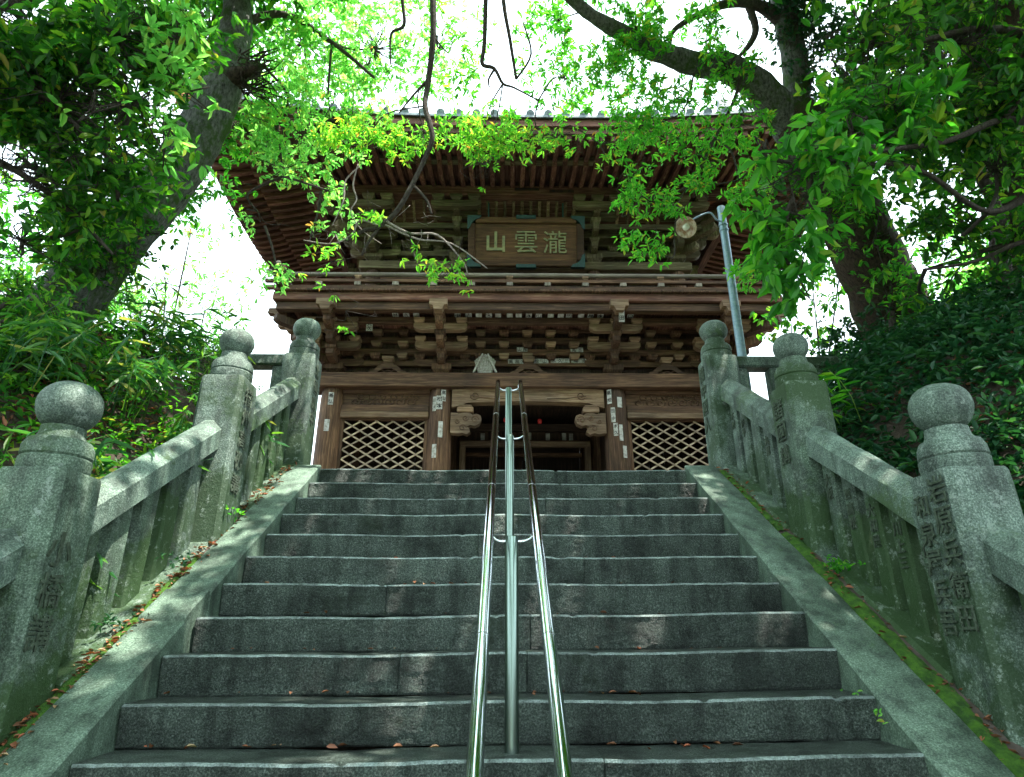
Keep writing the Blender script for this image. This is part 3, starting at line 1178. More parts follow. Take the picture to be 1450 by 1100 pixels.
for yk in (1.66, 3.13, 4.58, 6.02):
    zb = zin(yk)
    k = math.ceil((TOPY - yk) / TREAD)
    zb = LZ - max(k, 0) * RISE
    zt = rail_z(yk) - .062
    xm = sum(RX) / 2 - .005
    V, F = [], []
    tube(V, F, [Vector((xm, yk, zb - .02)), Vector((xm, yk, zt - .006)), Vector((xm, yk, zt))], [.032, .032, .029], 28)
    a = Vector((xm, yk, zb))
    me = mk('post', [v - a for v in V], F, M_STEEL)
    shade_auto(me, 40)
    p = link('post', me, hr, a)
    me = lathe_mesh([(0, .036, 0), (.006, .038, 0), (.010, .033, 0)], 28, M_STEEL)
    for x in RX:
        s = 1 if x > xm else -1
        V, F = [], []
        pts = [Vector((xm + s * .026, yk, zt - .025)), Vector((xm + s * .065, yk, zt - .022)), Vector((x - s * .012, yk, zt + .004)), Vector((x, yk, zt + .045))]
        pp, rr = smooth_path(pts, [.008] * 4, 5)
        tube(V, F, pp, rr, 10)
        me = mk('support_arm', [v - pts[0] for v in V], F, M_CHROME, True)
        link('support_arm', me, p, pts[0])

# ------------------------------------------------------------------ GATE
GX, GY = .42, 11.0                       # axis of the gate, front column line
GYC = GY + 2.0
gate = thing('wooden_gate', (GX, GYC, LZ), 'weathered two storey wooden temple gate with balcony and heavy bracketed eaves', 'gate')
def H(h):
    return h + EYE

CX = [-3.63, -1.62, 1.62, 3.63]
CYR = [GY, GY + 2.0, GY + 4.0]
# columns
for iy, cy in enumerate(CYR):
    for cx in CX:
        me = lathe_mesh([(0, .215, 0), (1.2, .225, 0), (2.45, .215, 0), (2.62, .20, 0), (2.69, .17, 0)], 28, WOOD[2])
        shade_auto(me, 40)
        link('column', me, gate, (GX + cx, cy, LZ + .05))
        me = lathe_mesh([(0, .40, 0), (.04, .40, 0), (.07, .33, 0)], 24, M_PAVE)
        link('column_base', me, gate, (GX + cx, cy, LZ - .02))

x0g, x1g = GX - 4.0, GX + 4.0
# head beam (front, sides)
box('head_beam', x0g, x1g, GY - .26, GY + .26, H(4.16), H(4.44), WOOD[0], gate, .015)
box('head_beam', x0g, x1g, CYR[2] - .26, CYR[2] + .26, H(4.16), H(4.44), WOOD[0], gate, .015)
for s in (-1, 1):
    box('head_beam', GX + s * 3.63 - .2, GX + s * 3.63 + .2, GY + .265, CYR[2] - .265, H(4.165), H(4.435), WOOD[1], gate, .015)

# side bays: frieze panel, lintel, lattice
def swirl_panel(x0, x1, y, z0, z1):
    p = box('carved_frieze', x0, x1, y - .03, y + .03, z0, z1, WOOD[0], gate, .004)
    V, F = [], []
    r = random.Random(3)
    n = 12
    for i in range(n):
        cx = x0 + (x1 - x0) * (.12 + .76 * (i + .5) / n)
        cz = (z0 + z1) / 2 + (.05 if i % 2 else -.04)
        pts, rad = [], []
        for k in range(14):
            a = k / 13 * 2 * math.pi * 1.15 * (1 if i % 2 else -1) + r.uniform(0, 1)
            rr = .085 * (1 - k / 17)
            pts.append(Vector((cx + rr * math.cos(a) * 1.2, y - .034, cz + rr * math.sin(a))))
            rad.append(.013)
        tube(V, F, pts, rad, 5)
    org = Vector(((x0 + x1) / 2, y - .034, (z0 + z1) / 2))
    link('carving', mk('carving', [v - org for v in V], F, WOOD[0], True), p, org)

for s, (xa, xb) in ((-1, (CX[0], CX[1])), (1, (CX[2], CX[3]))):
    xa, xb = GX + xa + .20, GX + xb - .20
    yf = GY - .02
    box('tie_beam', xa, xb, yf - .07, yf + .09, H(4.08), H(4.155), WOOD[0], gate, .006)
    swirl_panel(xa, xb, yf, H(3.86), H(4.08))
    box('tie_beam', xa, xb, yf - .09, yf + .09, H(3.715), H(3.855), WOOD[0], gate, .012)
    box('lintel', xa, xb, yf - .12, yf + .09, H(3.60), H(3.712), PALE[0], gate, .012)
    # lattice frame
    z0, z1 = H(1.95), H(3.57)
    fr = box('lattice_frame', xa, xb, yf - .045, yf + .045, z1, z1 + .028, WOOD[0], gate, .005)
    box('lattice_frame', xa, xb, yf - .045, yf + .045, z0 - .08, z0, WOOD[0], gate, .005)
    box('lattice_frame', xa, xa + .07, yf - .045, yf + .045, z0 + .001, z1 - .001, WOOD[2], gate, .005)
    box('lattice_frame', xb - .07, xb, yf - .045, yf + .045, z0 + .001, z1 - .001, WOOD[2], gate, .005)
    box('lower_panel', xa, xb, yf - .03, yf + .03, LZ, z0 - .082, WOOD[0], gate, .005)
    xl, xr = xa + .07, xb - .07
    ang = math.radians(31)
    t_ = math.tan(ang)
    for sg in (-1, 1):
        c = z0 - (xr - xl) * t_
        while c < z1:
            pts = []
            c += .122 / math.cos(ang) * 1.25
            # line z = c + t*(u) with u from one side
            for (u) in (0, xr - xl):
                pts.append((u, c + t_ * u))
            (u0, za), (u1, zb) = pts
            ua = max(0, (z0 - c) / t_)
            ub = min(xr - xl, (z1 - c) / t_)
            if ub - ua < .06:
                continue
            p0 = (ua, c + t_ * ua)
            p1 = (ub, c + t_ * ub)
            L_ = math.hypot(p1[0] - p0[0], p1[1] - p0[1])
            um, zm = (p0[0] + p1[0]) / 2, (p0[1] + p1[1]) / 2
            xm = xl + um if sg > 0 else xr - um
            me = box_mesh(L_, .018, .030, LATT, .003)
            link('lattice_slat', me, gate, (xm, yf - .010 + sg * .010, zm), (0, -ang * sg, 0))

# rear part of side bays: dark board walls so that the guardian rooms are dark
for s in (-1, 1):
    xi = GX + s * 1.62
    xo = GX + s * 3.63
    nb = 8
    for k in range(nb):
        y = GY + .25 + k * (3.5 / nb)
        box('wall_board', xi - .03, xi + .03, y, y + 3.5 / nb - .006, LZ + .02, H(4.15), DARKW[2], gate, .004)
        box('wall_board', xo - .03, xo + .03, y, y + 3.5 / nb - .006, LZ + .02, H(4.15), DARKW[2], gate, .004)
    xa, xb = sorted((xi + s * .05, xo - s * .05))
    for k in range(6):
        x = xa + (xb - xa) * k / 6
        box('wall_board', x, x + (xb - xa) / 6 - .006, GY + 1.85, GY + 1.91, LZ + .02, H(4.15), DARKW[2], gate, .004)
# ceiling over the passage
box('ceiling', GX - 3.9, GX + 3.9, GY + .12, CYR[2] + .2, H(4.443), H(4.50), DARKW[1], gate, .004)
# passage: rainbow beam, inner lintels, back doors
def koryo(y, zb, mat, dep=.22):
    L_ = 1.40
    top, out = [], []
    n = 20
    for i in range(n + 1):
        u = -L_ + 2 * L_ * i / n
        out.append((u, zb + .30 - .02 * (abs(u) / L_) ** 6))
    for i in range(n + 1):
        u = L_ - 2 * L_ * i / n
        a = abs(u) / L_
        z = zb + .055 * (1 - a * a) if a < .8 else zb + .055 * (1 - .64) - .0 - .09 * ((a - .8) / .2) ** .6
        out.append((u, z))
    me = prism_mesh(out, dep, mat, 1)
    return link('rainbow_beam', me, gate, (GX, y, 0))
kb = koryo(GY - .05, H(3.86), PALE[0])
V, F = [], []
for s in (-1, 1):
    pts = []
    for k in range(26):
        a = k / 25
        an = -2.6 * math.pi * a
        rr = .085 * (1 - a * .75)
        pts.append(Vector((GX + s * (.98 + rr * math.cos(an)), GY - .163, H(4.02) + rr * math.sin(an))))
    pts = [Vector((GX + s * .35, GY - .163, H(3.96))), Vector((GX + s * .7, GY - .163, H(3.965)))] + pts
    tube(V, F, pts, [.006] + [.010] * 26 + [.006], 5)
org = Vector((GX, GY - .163, H(4.0)))
link('scroll_carving', mk('scroll', [v - org for v in V], F, WOOD[0], True), kb, org)
box('tie_beam', GX - 1.41, GX + 1.41, GY + .10, GY + .22, H(3.95), H(4.15), DARKW[0], gate)

# carved beam noses beside the opening, with bearing block
def nose(s):
    o_ = [(0, 0), (.14, -.02), (.22, .0), (.30, -.03), (.36, .02), (.34, .09), (.30, .11), (.36, .15), (.44, .13), (.52, .17), (.56, .25), (.54, .33), (.47, .36), (.40, .34), (.34, .38), (.24, .39), (.15, .36), (.08, .38), (0, .38)]
    me = prism_mesh([(s * u, v) for u, v in o_], .16, PALE[0], 1)
    x = GX + s * -1.41 + 0
    n_ = link('beam_nose', me, gate, (x, GY - .10, H(3.30)))
    me = box_mesh(.30, .24, .10, PALE[0], .012)
    link('bearing_block', me, n_, (x + s * .26, GY - .08, H(3.74)))
    me = box_mesh(.24, .20, .05, PALE[0], .012)
    link('bearing_block', me, n_, (x + s * .26, GY - .08, H(3.815)))
    V, F = [], []
    for (cx, cz, R0, tw) in ((.44, .25, .075, 1), (.27, .28, .06, -1), (.22, .09, .07, 1), (.12, .22, .05, -1)):
        pts = [Vector((x + s * (cx + R0 * (1 - k / 22) * math.cos(k / 18 * 2 * math.pi * 1.3 * tw)), GY - .182, H(3.30) + cz + R0 * (1 - k / 22) * math.sin(k / 18 * 2 * math.pi * 1.3 * tw))) for k in range(19)]
        tube(V, F, pts, [.008] * 19, 5)
    org = Vector((x + s * .25, GY - .182, H(3.5)))
    link('scroll_carving', mk('scroll', [v - org for v in V], F, WOOD[0], True), n_, org)
nose(1)
nose(-1)
# back of the passage
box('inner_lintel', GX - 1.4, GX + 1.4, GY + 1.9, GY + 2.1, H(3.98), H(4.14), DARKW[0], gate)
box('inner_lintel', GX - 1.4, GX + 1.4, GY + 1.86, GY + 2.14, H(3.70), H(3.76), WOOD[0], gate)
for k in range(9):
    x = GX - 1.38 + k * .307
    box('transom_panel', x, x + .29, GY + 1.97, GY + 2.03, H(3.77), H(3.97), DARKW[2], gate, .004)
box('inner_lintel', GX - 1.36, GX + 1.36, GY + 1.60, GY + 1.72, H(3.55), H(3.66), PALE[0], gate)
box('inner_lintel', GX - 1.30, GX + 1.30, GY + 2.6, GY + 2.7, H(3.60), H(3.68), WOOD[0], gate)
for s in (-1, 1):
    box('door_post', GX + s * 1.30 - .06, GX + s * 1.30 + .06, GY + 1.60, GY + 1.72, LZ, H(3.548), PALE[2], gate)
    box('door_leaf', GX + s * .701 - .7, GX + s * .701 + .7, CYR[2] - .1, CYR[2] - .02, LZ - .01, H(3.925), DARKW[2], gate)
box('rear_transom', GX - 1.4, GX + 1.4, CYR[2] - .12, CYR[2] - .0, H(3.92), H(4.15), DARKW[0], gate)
for (lx, z_) in ((-.41, 3.90), (.27, 3.87)):
    me = lathe_mesh([(-.05, .02, 0), (-.04, .04, 0), (0, .052, 0), (.04, .04, 0), (.05, .02, 0)], 14, M_RED)
    shade_auto(me, 60)
    o = link('paper_lantern', me, None, (GX + lx, GY + .9, H(z_)))
    props(o, 'small round red lantern hanging in the dark gate passage, %s of the two' % ('left' if lx < 0 else 'right'), 'lantern', 'red lanterns in the passage')

# --- bracket sets
def arm_outline(L_, h):
    a = L_ / 2
    return [(-a, h), (-a, h * .45), (-a + .035, h * .22), (-a + .085, h * .06), (-a + .14, 0), (a - .14, 0), (a - .085, h * .06), (a - .035, h * .22), (a, h * .45), (a, h)]
_arm = {}
def arm_mesh(L_, h, dep, mat):
    k = (round(L_, 2), h, dep, mat.name)
    if k not in _arm:
        _arm[k] = prism_mesh(arm_outline(L_, h), dep, mat, 1)
    return _arm[k]
_masu = {}
def masu_mesh(s, h, mat):
    k = (s, h, mat.name)
    if k not in _masu:
        V, a, b = [], s / 2, s / 2 * .68
        for (r, z) in ((b, 0), (b * 1.08, h * .22), (a, h * .5), (a, h)):
            V += [(-r, -r, z), (r, -r, z), (r, r, z), (-r, r, z)]
        F = [[0, 3, 2, 1], [12, 13, 14, 15]]
        for i in range(3):
            for q in range(4):
                q2 = (q + 1) % 4
                F.append([i * 4 + q, i * 4 + q2, (i + 1) * 4 + q2, (i + 1) * 4 + q])
        _masu[k] = mk('block', V, F, mat)
    return _masu[k]

def bracket_set(x, y, z0, p, r, rotz, mats, corner=0, steps=3, nosemat=None):
    """stepped bracket cluster; local -Y is outwards"""
    mx, my, mb, ml = mats
    root = link('bracket_set', masu_mesh(.36, .22, mb), gate, (x, y, z0), (0, 0, 0))
    ca, sa = math.cos(rotz), math.sin(rotz)
    def P(u, v, w):
        return (x + u * ca - v * sa, y + u * sa + v * ca, z0 + w)
    ah, bh = r * .58, r * .42
    for k in range(steps):
        zb = .20 + k * r
        # arm pointing out
        Lp = p * (k + 1) + .32
        v = -(p * (k + 1) + .07) + Lp / 2
        me = arm_mesh(Lp, ah, .13, mb)
        link('bracket_arm', me, root, P(0, v, zb), (0, 0, rotz + math.pi / 2))
        # cross arm carried by previous step
        v = -p * k
        Lc = .98 if k else 1.06
        me = arm_mesh(Lc, ah, .132, ml if k else mx)
        link('bracket_arm', me, root, P(0, v - .002, zb + .002), (0, 0, rotz))
        for u in (-Lc / 2 + .10, 0, Lc / 2 - .10):
            link('bearing_block', masu_mesh(.20, bh, ml if k else mb), root, P(u, v, zb + ah), (0, 0, rotz))
        link('bearing_block', masu_mesh(.20, bh, mb), root, P(0, -p * (k + 1), zb + ah), (0, 0, rotz))
    # last cross arm under the purlin
    zb = .20 + steps * r
    return root

def story(z0, p, r, xs, ybase, mats, beam_mat, hw, hd):
    """wall brackets of one storey along the front and both sides; gate centre GX, GYC"""
    for i, x in enumerate(xs):
        bracket_set(GX + x, ybase, z0, p, r, 0, mats)
    ysd = [ybase, GYC, 2 * GYC - ybase]
    for s in (-1, 1):
        for y in ysd:
            bracket_set(GX + s * abs(xs[0]), y, z0, p, r, s * math.pi / 2, mats)
        # corner arms pointing diagonally outwards
        for k in range(3):
            Lp = (p * (k + 1)) * 1.414 + .4
            me = arm_mesh(Lp, r * .58, .15, mats[2])
            c = (p * (k + 1) * 1.414 + .1) - Lp / 2
            an = math.radians(-90 + s * 45)
            link('corner_arm', me, gate, (GX + s * abs(xs[0]) + math.cos(an) * c, ybase + math.sin(an) * c, z0 + .201 + k * r + .004), (0, 0, an))
    # continuous wall beams with blocks between
    xe = abs(xs[0])
    for k in range(4):
        zb = z0 + .20 + k * r + (.004 if k else 0)
        h = r * .5
        box('wall_beam', GX - xe - .35, GX + xe + .35, ybase - .055, ybase + .05, zb + r * .04 + (.0 if k else .005), zb + h, beam_mat[0], gate, .006)
        for s in (-1, 1):
            box('wall_beam', GX + s * xe - .052, GX + s * xe + .05, ybase + .052, 2 * GYC - ybase, zb + r * .04, zb + h - .003, beam_mat[1], gate, .006)
        if k < 3:
            for a, b in zip(xs[:-1], xs[1:]):
                n = max(1, int(round((b - a - 1.0) / .42)))
                for q in range(n):
                    u = a + .5 + (b - a - 1.0) * (q + .5) / n + (.0 if k % 2 == 0 else 0)
                    link('bearing_block', masu_mesh(.19, r * .42, mats[3] if (q + k) % 3 else mats[2]), gate, (GX + u, ybase - .075, zb + r * .55))
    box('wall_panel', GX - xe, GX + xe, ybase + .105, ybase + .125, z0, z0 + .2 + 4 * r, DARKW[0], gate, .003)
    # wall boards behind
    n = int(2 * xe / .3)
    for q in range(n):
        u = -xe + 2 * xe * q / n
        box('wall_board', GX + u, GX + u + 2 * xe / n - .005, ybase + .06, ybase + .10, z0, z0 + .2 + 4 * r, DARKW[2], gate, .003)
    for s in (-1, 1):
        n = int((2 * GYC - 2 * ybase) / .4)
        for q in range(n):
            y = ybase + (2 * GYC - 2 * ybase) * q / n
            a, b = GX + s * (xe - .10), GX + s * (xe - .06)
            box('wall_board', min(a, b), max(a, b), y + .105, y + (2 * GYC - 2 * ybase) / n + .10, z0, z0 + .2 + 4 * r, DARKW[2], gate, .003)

MATS_LO = (WOOD[0], WOOD[1], WOOD[2], PALE[0])
story(H(4.44), .283, .243, CX, GY, MATS_LO, WOOD, 4, 2)

# frog-leg struts on the head beam
def frogleg(x, y, z, s=1.0, mat=WOOD[0]):
    o_ = [(-.36, 0), (-.34, .05), (-.26, .08), (-.20, .15), (-.10, .20), (-.09, .24), (.09, .24), (.10, .20), (.20, .15), (.26, .08), (.34, .05), (.36, 0), (.24, 0), (.16, .06), (.08, .11), (-.08, .11), (-.16, .06), (-.24, 0)]
    f = link('frog_leg_strut', prism_mesh([(u * s, v * s) for u, v in o_], .10, mat, 1), gate, (x, y, z))
    link('bearing_block', masu_mesh(.22, .10, PALE[0]), f, (x, y, z + .24 * s))
    V, F = [], []
    for c in (-.13, 0, .13):
        pts = [Vector((x + (c + .06 * math.cos(a * .7)) * s, y - .02, z + (.045 + .035 * math.sin(a * .7)) * s)) for a in range(10)]
        tube(V, F, pts, [.012] * 10, 5)
    org = Vector((x, y, z))
    link('carving', mk('carving', [v - org for v in V], F, WOOD[0], True), f, org)
for u in (-2.62, -.35, .35, 2.62):
    if abs(u) < 1:
        continue
    frogleg(GX + u, GY - .12, H(4.44))
frogleg(GX + .02, GY - .12, H(4.44))

# lower purlin beams + soffit + balcony
yb_ = 10.0
for (ya, yc_, za, zc_, m, nm) in ((10.06, 10.20, 5.375, 5.53, WOOD[0], 'balcony_beam'), (10.42, 10.54, 5.30, 5.42, WOOD[0], 'purlin'), (10.0, 10.13, 5.545, 5.70, RED[0], 'balcony_edge')):
    box(nm, GX - (GYC - ya) - 1.62, GX + (GYC - ya) + 1.62, ya, yc_, H(za), H(zc_), m, gate, .01)
for s in (-1, 1):
    for (off, w, za, zc_, m, nm) in ((4.62 - .06 - .07, .14, 5.377, 5.528, WOOD[1], 'balcony_beam'), (4.62 - .065, .13, 5.547, 5.698, RED[1], 'balcony_edge')):
        xm = GX + s * off
        box(nm, xm - w / 2, xm + w / 2, 10.21 if 'beam' in nm else 10.135, 2 * GYC - 10.1, H(za), H(zc_), m, gate, .01)
# deck boards (ends show at the front)
n = 46
for q in range(n):
    u = -4.6 + 9.2 * q / n
    box('deck_board', GX + u, GX + u + 9.2 / n - .006, 9.94, 11.3, H(5.705), H(5.745), WOOD[1], gate, .004)
for s in (-1, 1):
    for q in range(14):
        y = 11.31 + q * .28
        a, b = GX + s * 3.2, GX + s * 4.6
        box('deck_board', min(a, b), max(a, b), y, y + .274, H(5.705), H(5.745), WOOD[0], gate, .004)
# soffit boards under the balcony, sloping slightly
for q in range(44):
    u = -4.35 + 8.7 * q / 44
    me = box_mesh(8.7 / 44 - .004, .80, .02, RED[1], .002)
    link('soffit_board', me, gate, (GX + u + .1, 10.56, H(5.50)), (math.radians(-8), 0, 0))
for x in [c for c in CX] + [-4.45, 4.45]:
    if abs(x) < 4:
        o_ = [(-.16, 0), (-.16, .12), (.16, .12), (.16, 0), (.10, -.01), (.07, -.10), (-.07, -.10), (-.10, -.01)]
        link('beam_end', prism_mesh([(u, v) for u, v in o_], .26, PALE[0], 1), gate, (GX + x, 10.02, H(5.40)))
# projecting ends at the corner (side)
for s in (-1, 1):
    for y in (10.35, 10.9):
        o_ = [(0, 0), (0, .15), (.34, .15), (.36, .05), (.24, .04), (.18, -.04), (.08, -.05)]
        link('beam_end', prism_mesh([(s * u, v) for u, v in o_], .16, PALE[0], 1), gate, (GX + s * 4.42, y, H(5.36)))

# railing: thick round top rail, square middle rail, bottom rail, short posts
def rail_run(p0, p1, ext):
    d = (Vector(p1) - Vector(p0)).normalized()
    a, b = Vector(p0) - d * ext, Vector(p1) + d * ext
    ax = 0 if abs(d.x) > .5 else 1
    for (dz, r, nm, sq) in ((.335, .042, 'top_rail', False), (.195, .032, 'middle_rail', True), (.055, .04, 'bottom_rail', True)):
        mat = GREYW[ax] if nm == 'top_rail' else WOOD[ax]
        lift = Vector((0, 0, dz))
        if sq:
            c = (a + b) / 2 + lift
            L_ = (b - a).length
            me = box_mesh(L_ if ax == 0 else .08, .08 if ax == 0 else L_, r * 2 if nm != 'bottom_rail' else .07, mat, .006)
            link(nm, me, gate, c)
        else:
            V, F = [], []
            pts = [a + lift + Vector((0, 0, .06)), a + d * .25 + lift + Vector((0, 0, .01)), a + d * .5 + lift, b - d * .5 + lift, b - d * .25 + lift + Vector((0, 0, .01)), b + lift + Vector((0, 0, .06))]
            tube(V, F, pts, [r * 1.15, r, r, r, r, r * 1.15], 12)
            me = mk(nm, [v - pts[0] for v in V], F, mat)
            shade_auto(me, 40)
            link(nm, me, gate, pts[0])
    n = max(2, int(round((b - a).length / .76)))
    L_ = (Vector(p1) - Vector(p0)).length
    for i in range(n + 1):
        q = Vector(p0) + d * L_ * i / n
        tall = i % 2 == 0
        me = box_mesh(.115, .115, .075, GREYW[2], .008)
        link('rail_post', me, gate, q + Vector((0, 0, .128)))
        if tall:
            link('rail_cap', masu_mesh(.12, .065, PALE[2]), gate, q + Vector((0, 0, .230)))
zr = H(5.745)
rail_run((GX - 4.5, 10.03, zr), (GX + 4.5, 10.03, zr), .30)
for s in (-1, 1):
    rail_run((GX + s * 4.5, 10.03, zr + .003), (GX + s * 4.5, 2 * GYC - 10.1, zr + .003), .30)
    box('corner_post', GX + s * 4.5 - .065, GX + s * 4.5 + .065, 9.965, 10.095, zr, zr + .52, WOOD[2], gate, .01)

# upper storey
UX = [-3.17, -1.42, 1.42, 3.17]
UY = 11.4
for x in UX:
    for y in (UY, GYC, 2 * GYC - UY):
        me = lathe_mesh([(0, .16, 0), (1.2, .16, 0)], 20, WOOD[2])
        shade_auto(me, 40)
        link('column', me, gate, (GX + x, y, H(5.75)))
box('head_beam', GX - 3.45, GX + 3.45, UY - .20, UY + .2, H(6.95), H(7.13), OLIVE[0], gate, .012)
box('tie_beam', GX - 3.3, GX + 3.3, UY - .06, UY + .06, H(6.70), H(6.90), WOOD[0], gate, .01)
for q in range(24):
    u = -3.15 + 6.3 * q / 24
    box('wall_board', GX + u, GX + u + .257, UY + .0, UY + .05, H(5.75), H(6.699), DARKW[2], gate, .003)
for s in (-1, 1):
    box('head_beam', GX + s * 3.17 - .18, GX + s * 3.17 + .18, UY + .205, 2 * GYC - UY, H(6.955), H(7.125), OLIVE[1], gate, .012)
    for q in range(8):
        y = UY + .06 + q * .39
        a = GX + s * 3.15
        box('wall_board', a - .03, a + .03, y, y + .385, H(5.75), H(6.95), DARKW[2], gate, .003)
MATS_UP = (OLIVE[0], OLIVE[1], OLIVE[2], OLIVE[0])
story(H(7.13), .31, .265, UX, UY, MATS_UP, OLIVE, 3.4, 1.6)
# purlin that carries the rafters
PY = UY - .95
box('eave_purlin', GX - (GYC - PY) - 1.85, GX + (GYC - PY) + 1.85, PY - .09, PY + .09, H(8.15), H(8.37), RED[0], gate, .012)
for s in (-1, 1):
    xm = GX + s * (GYC - PY + 1.85 - .1)
    box('eave_purlin', xm - .09, xm + .09, PY + .092, 2 * GYC - PY, H(8.152), H(8.368), RED[1], gate, .012)
# blocks in threes below the purlin
for x in UX:
    for u in (-.36, 0, .36):
        link('bearing_block', masu_mesh(.24, .12, OLIVE[0]), gate, (GX + x + u, PY, H(8.025)))
    link('bracket_arm', arm_mesh(1.0, .14, .13, OLIVE[0]), gate, (GX + x, PY, H(7.885)))
# slatted soffit between the bracket groups
for a, b in zip(UX[:-1], UX[1:]):
    n = int((b - a - .9) / .175)
    for q in range(n + 1):
        u = a + .45 + (b - a - .9) * q / n
        me = box_mesh(.06, .05, .50, PALE[2], .005)
        link('soffit_slat', me, gate, (GX + u, PY + .27, H(7.955)), (math.radians(52), 0, 0))
link('soffit_panel', box_mesh(7.2, .02, .62, RED[0], .004), gate, (GX, PY + .32, H(8.02)), (math.radians(52), 0, 0))
box('wall_beam', GX - 3.6, GX + 3.6, PY + .35, PY + .415, H(7.66), H(7.78), OLIVE[0], gate, .006)

# --- eaves
EW, ED = 6.15, 4.3
def lift(s):
    return .62 * abs(s) ** 3.0

def rafter_mesh(L_, w, h, bow, mat):
    """from (0,0,0) outer end to +Y inner end, curved"""
    V, F = [], []
    n = 5
    for i in range(n):
        t = i / (n - 1)
        z = -bow * 4 * t * (1 - t)
        for (u, v) in ((-w / 2, 0), (w / 2, 0), (w / 2, h), (-w / 2, h)):
            V.append((u, t * L_, z + v))
    for i in range(n - 1):
        for q in range(4):
            q2 = (q + 1) % 4
            F.append([i * 4 + q, i * 4 + q2, (i + 1) * 4 + q2, (i + 1) * 4 + q])
    F.append([0, 3, 2, 1][::-1])
    F.append([(n - 1) * 4 + q for q in range(4)][::-1])
    me = mk('rafter', V, F, mat)
    import bmesh
    bm = bmesh.new(); bm.from_mesh(me); bmesh.ops.recalc_face_normals(bm, faces=bm.faces); bm.to_mesh(me); bm.free()
    return me

_rm = {}
def place_rafters(side):
    """side 0 front, -1 left, +1 right"""
    half = EW if side == 0 else ED
    n = 62 if side == 0 else 43
    for tier in (0, 1):
        for q in range(n):
            u = -half + .14 + (2 * half - .28) * q / (n - 1)
            s = u / half
            lf = lift(s)
            if tier == 0:
                v0, v1, z0, z1 = ED - .06, ED - .92, 8.05 + lf, 8.27 + lf * .72
            else:
                v0, v1, z0, z1 = ED - .80, ED - 1.95, 8.13 + lf * .76, 8.42 + lf * .42
            # clip against the hip
            lim = abs(u) - (EW - ED) if side == 0 else abs(u)
            vin = max(v1, lim + .10) if side == 0 else max(v1, abs(u) + .10)
            if v0 - vin < .12:
                continue
            t = (v0 - vin) / (v0 - v1)
            z1c = z0 + (z1 - z0) * t
            dy, dz = v0 - vin, z1c - z0
            L_ = math.hypot(dy, dz)
            key = (tier, round(L_, 2), side != 0)
            if key not in _rm:
                _rm[key] = rafter_mesh(L_, .085, .10, .035 * t, RED[1] if side == 0 else RED[0])
            tilt = math.atan2(dz, dy)
            if side == 0:
                link('rafter', _rm[key], gate, (GX + u, GYC - v0, H(z0)), (tilt, 0, 0))
            else:
                # local +Y must point inwards
                rz = math.pi / 2 * side
                o = link('rafter', _rm[key], gate, (GX + side * (v0 + EW - ED), GYC + u, H(z0)), None)
                o.rotation_mode = 'XYZ'
                M = Matrix.Rotation(rz, 3, 'Z') @ Matrix.Rotation(tilt, 3, 'X')
                o.rotation_euler = M.to_euler()
place_rafters(0)
place_rafters(-1)
place_rafters(1)

def eave_strip(name, side, v_out, v_in, zb, zt, lf_k, mat, n=48):
    """curved board running along an eave"""
    half = v_out + (EW - ED) if side == 0 else v_out
    V, F = [], []
    for i in range(n + 1):
        u = -half + 2 * half * i / n
        ref = EW if side == 0 else ED
        lf = lift(min(1, abs(u) / ref)) * lf_k
        # mitre: inner edge shorter
        ui = max(-half + (v_out - v_in), min(half - (v_out - v_in), u))
        for (uu, vv, zz) in ((u, v_out, zb), (u, v_out, zt), (ui, v_in, zt), (ui, v_in, zb)):
            if side == 0:
                V.append((GX + uu, GYC - vv, H(zz + lf)))
            else:
                V.append((GX + side * (vv + EW - ED), GYC + uu, H(zz + lf)))
    for i in range(n):
        for q in range(4):
            q2 = (q + 1) % 4
            F.append([i * 4 + q, i * 4 + q2, (i + 1) * 4 + q2, (i + 1) * 4 + q])
    F.append([0, 1, 2, 3])
    F.append([n * 4 + q for q in range(4)])
    org = Vector(V[0])
    me = mk(name, [Vector(v) - org for v in V], F, mat)
    import bmesh
    bm = bmesh.new(); bm.from_mesh(me); bmesh.ops.recalc_face_normals(bm, faces=bm.faces); bm.to_mesh(me); bm.free()
    return link(name, me, gate, org)

for side in (0, -1, 1):
    ax = 0 if side == 0 else 1
    eave_strip('fascia', side, ED + .06, ED - .12, 8.27, 8.44, 1.0, RED[ax])
    eave_strip('fascia', side, ED + .00, ED - .14, 8.152, 8.268, 1.0, WOOD[ax])
    eave_strip('eave_batten', side, ED - .80, ED - .92, 8.24, 8.34, .80, OLIVE[ax])
    # boarding above the rafters
    eave_strip('eave_board', side, ED - .13, ED - .93, 8.40, 8.42, .9, RED[1 - ax])
    eave_strip('eave_board', side, ED - .82, ED - 2.3, 8.53, 8.55, .6, RED[1 - ax])

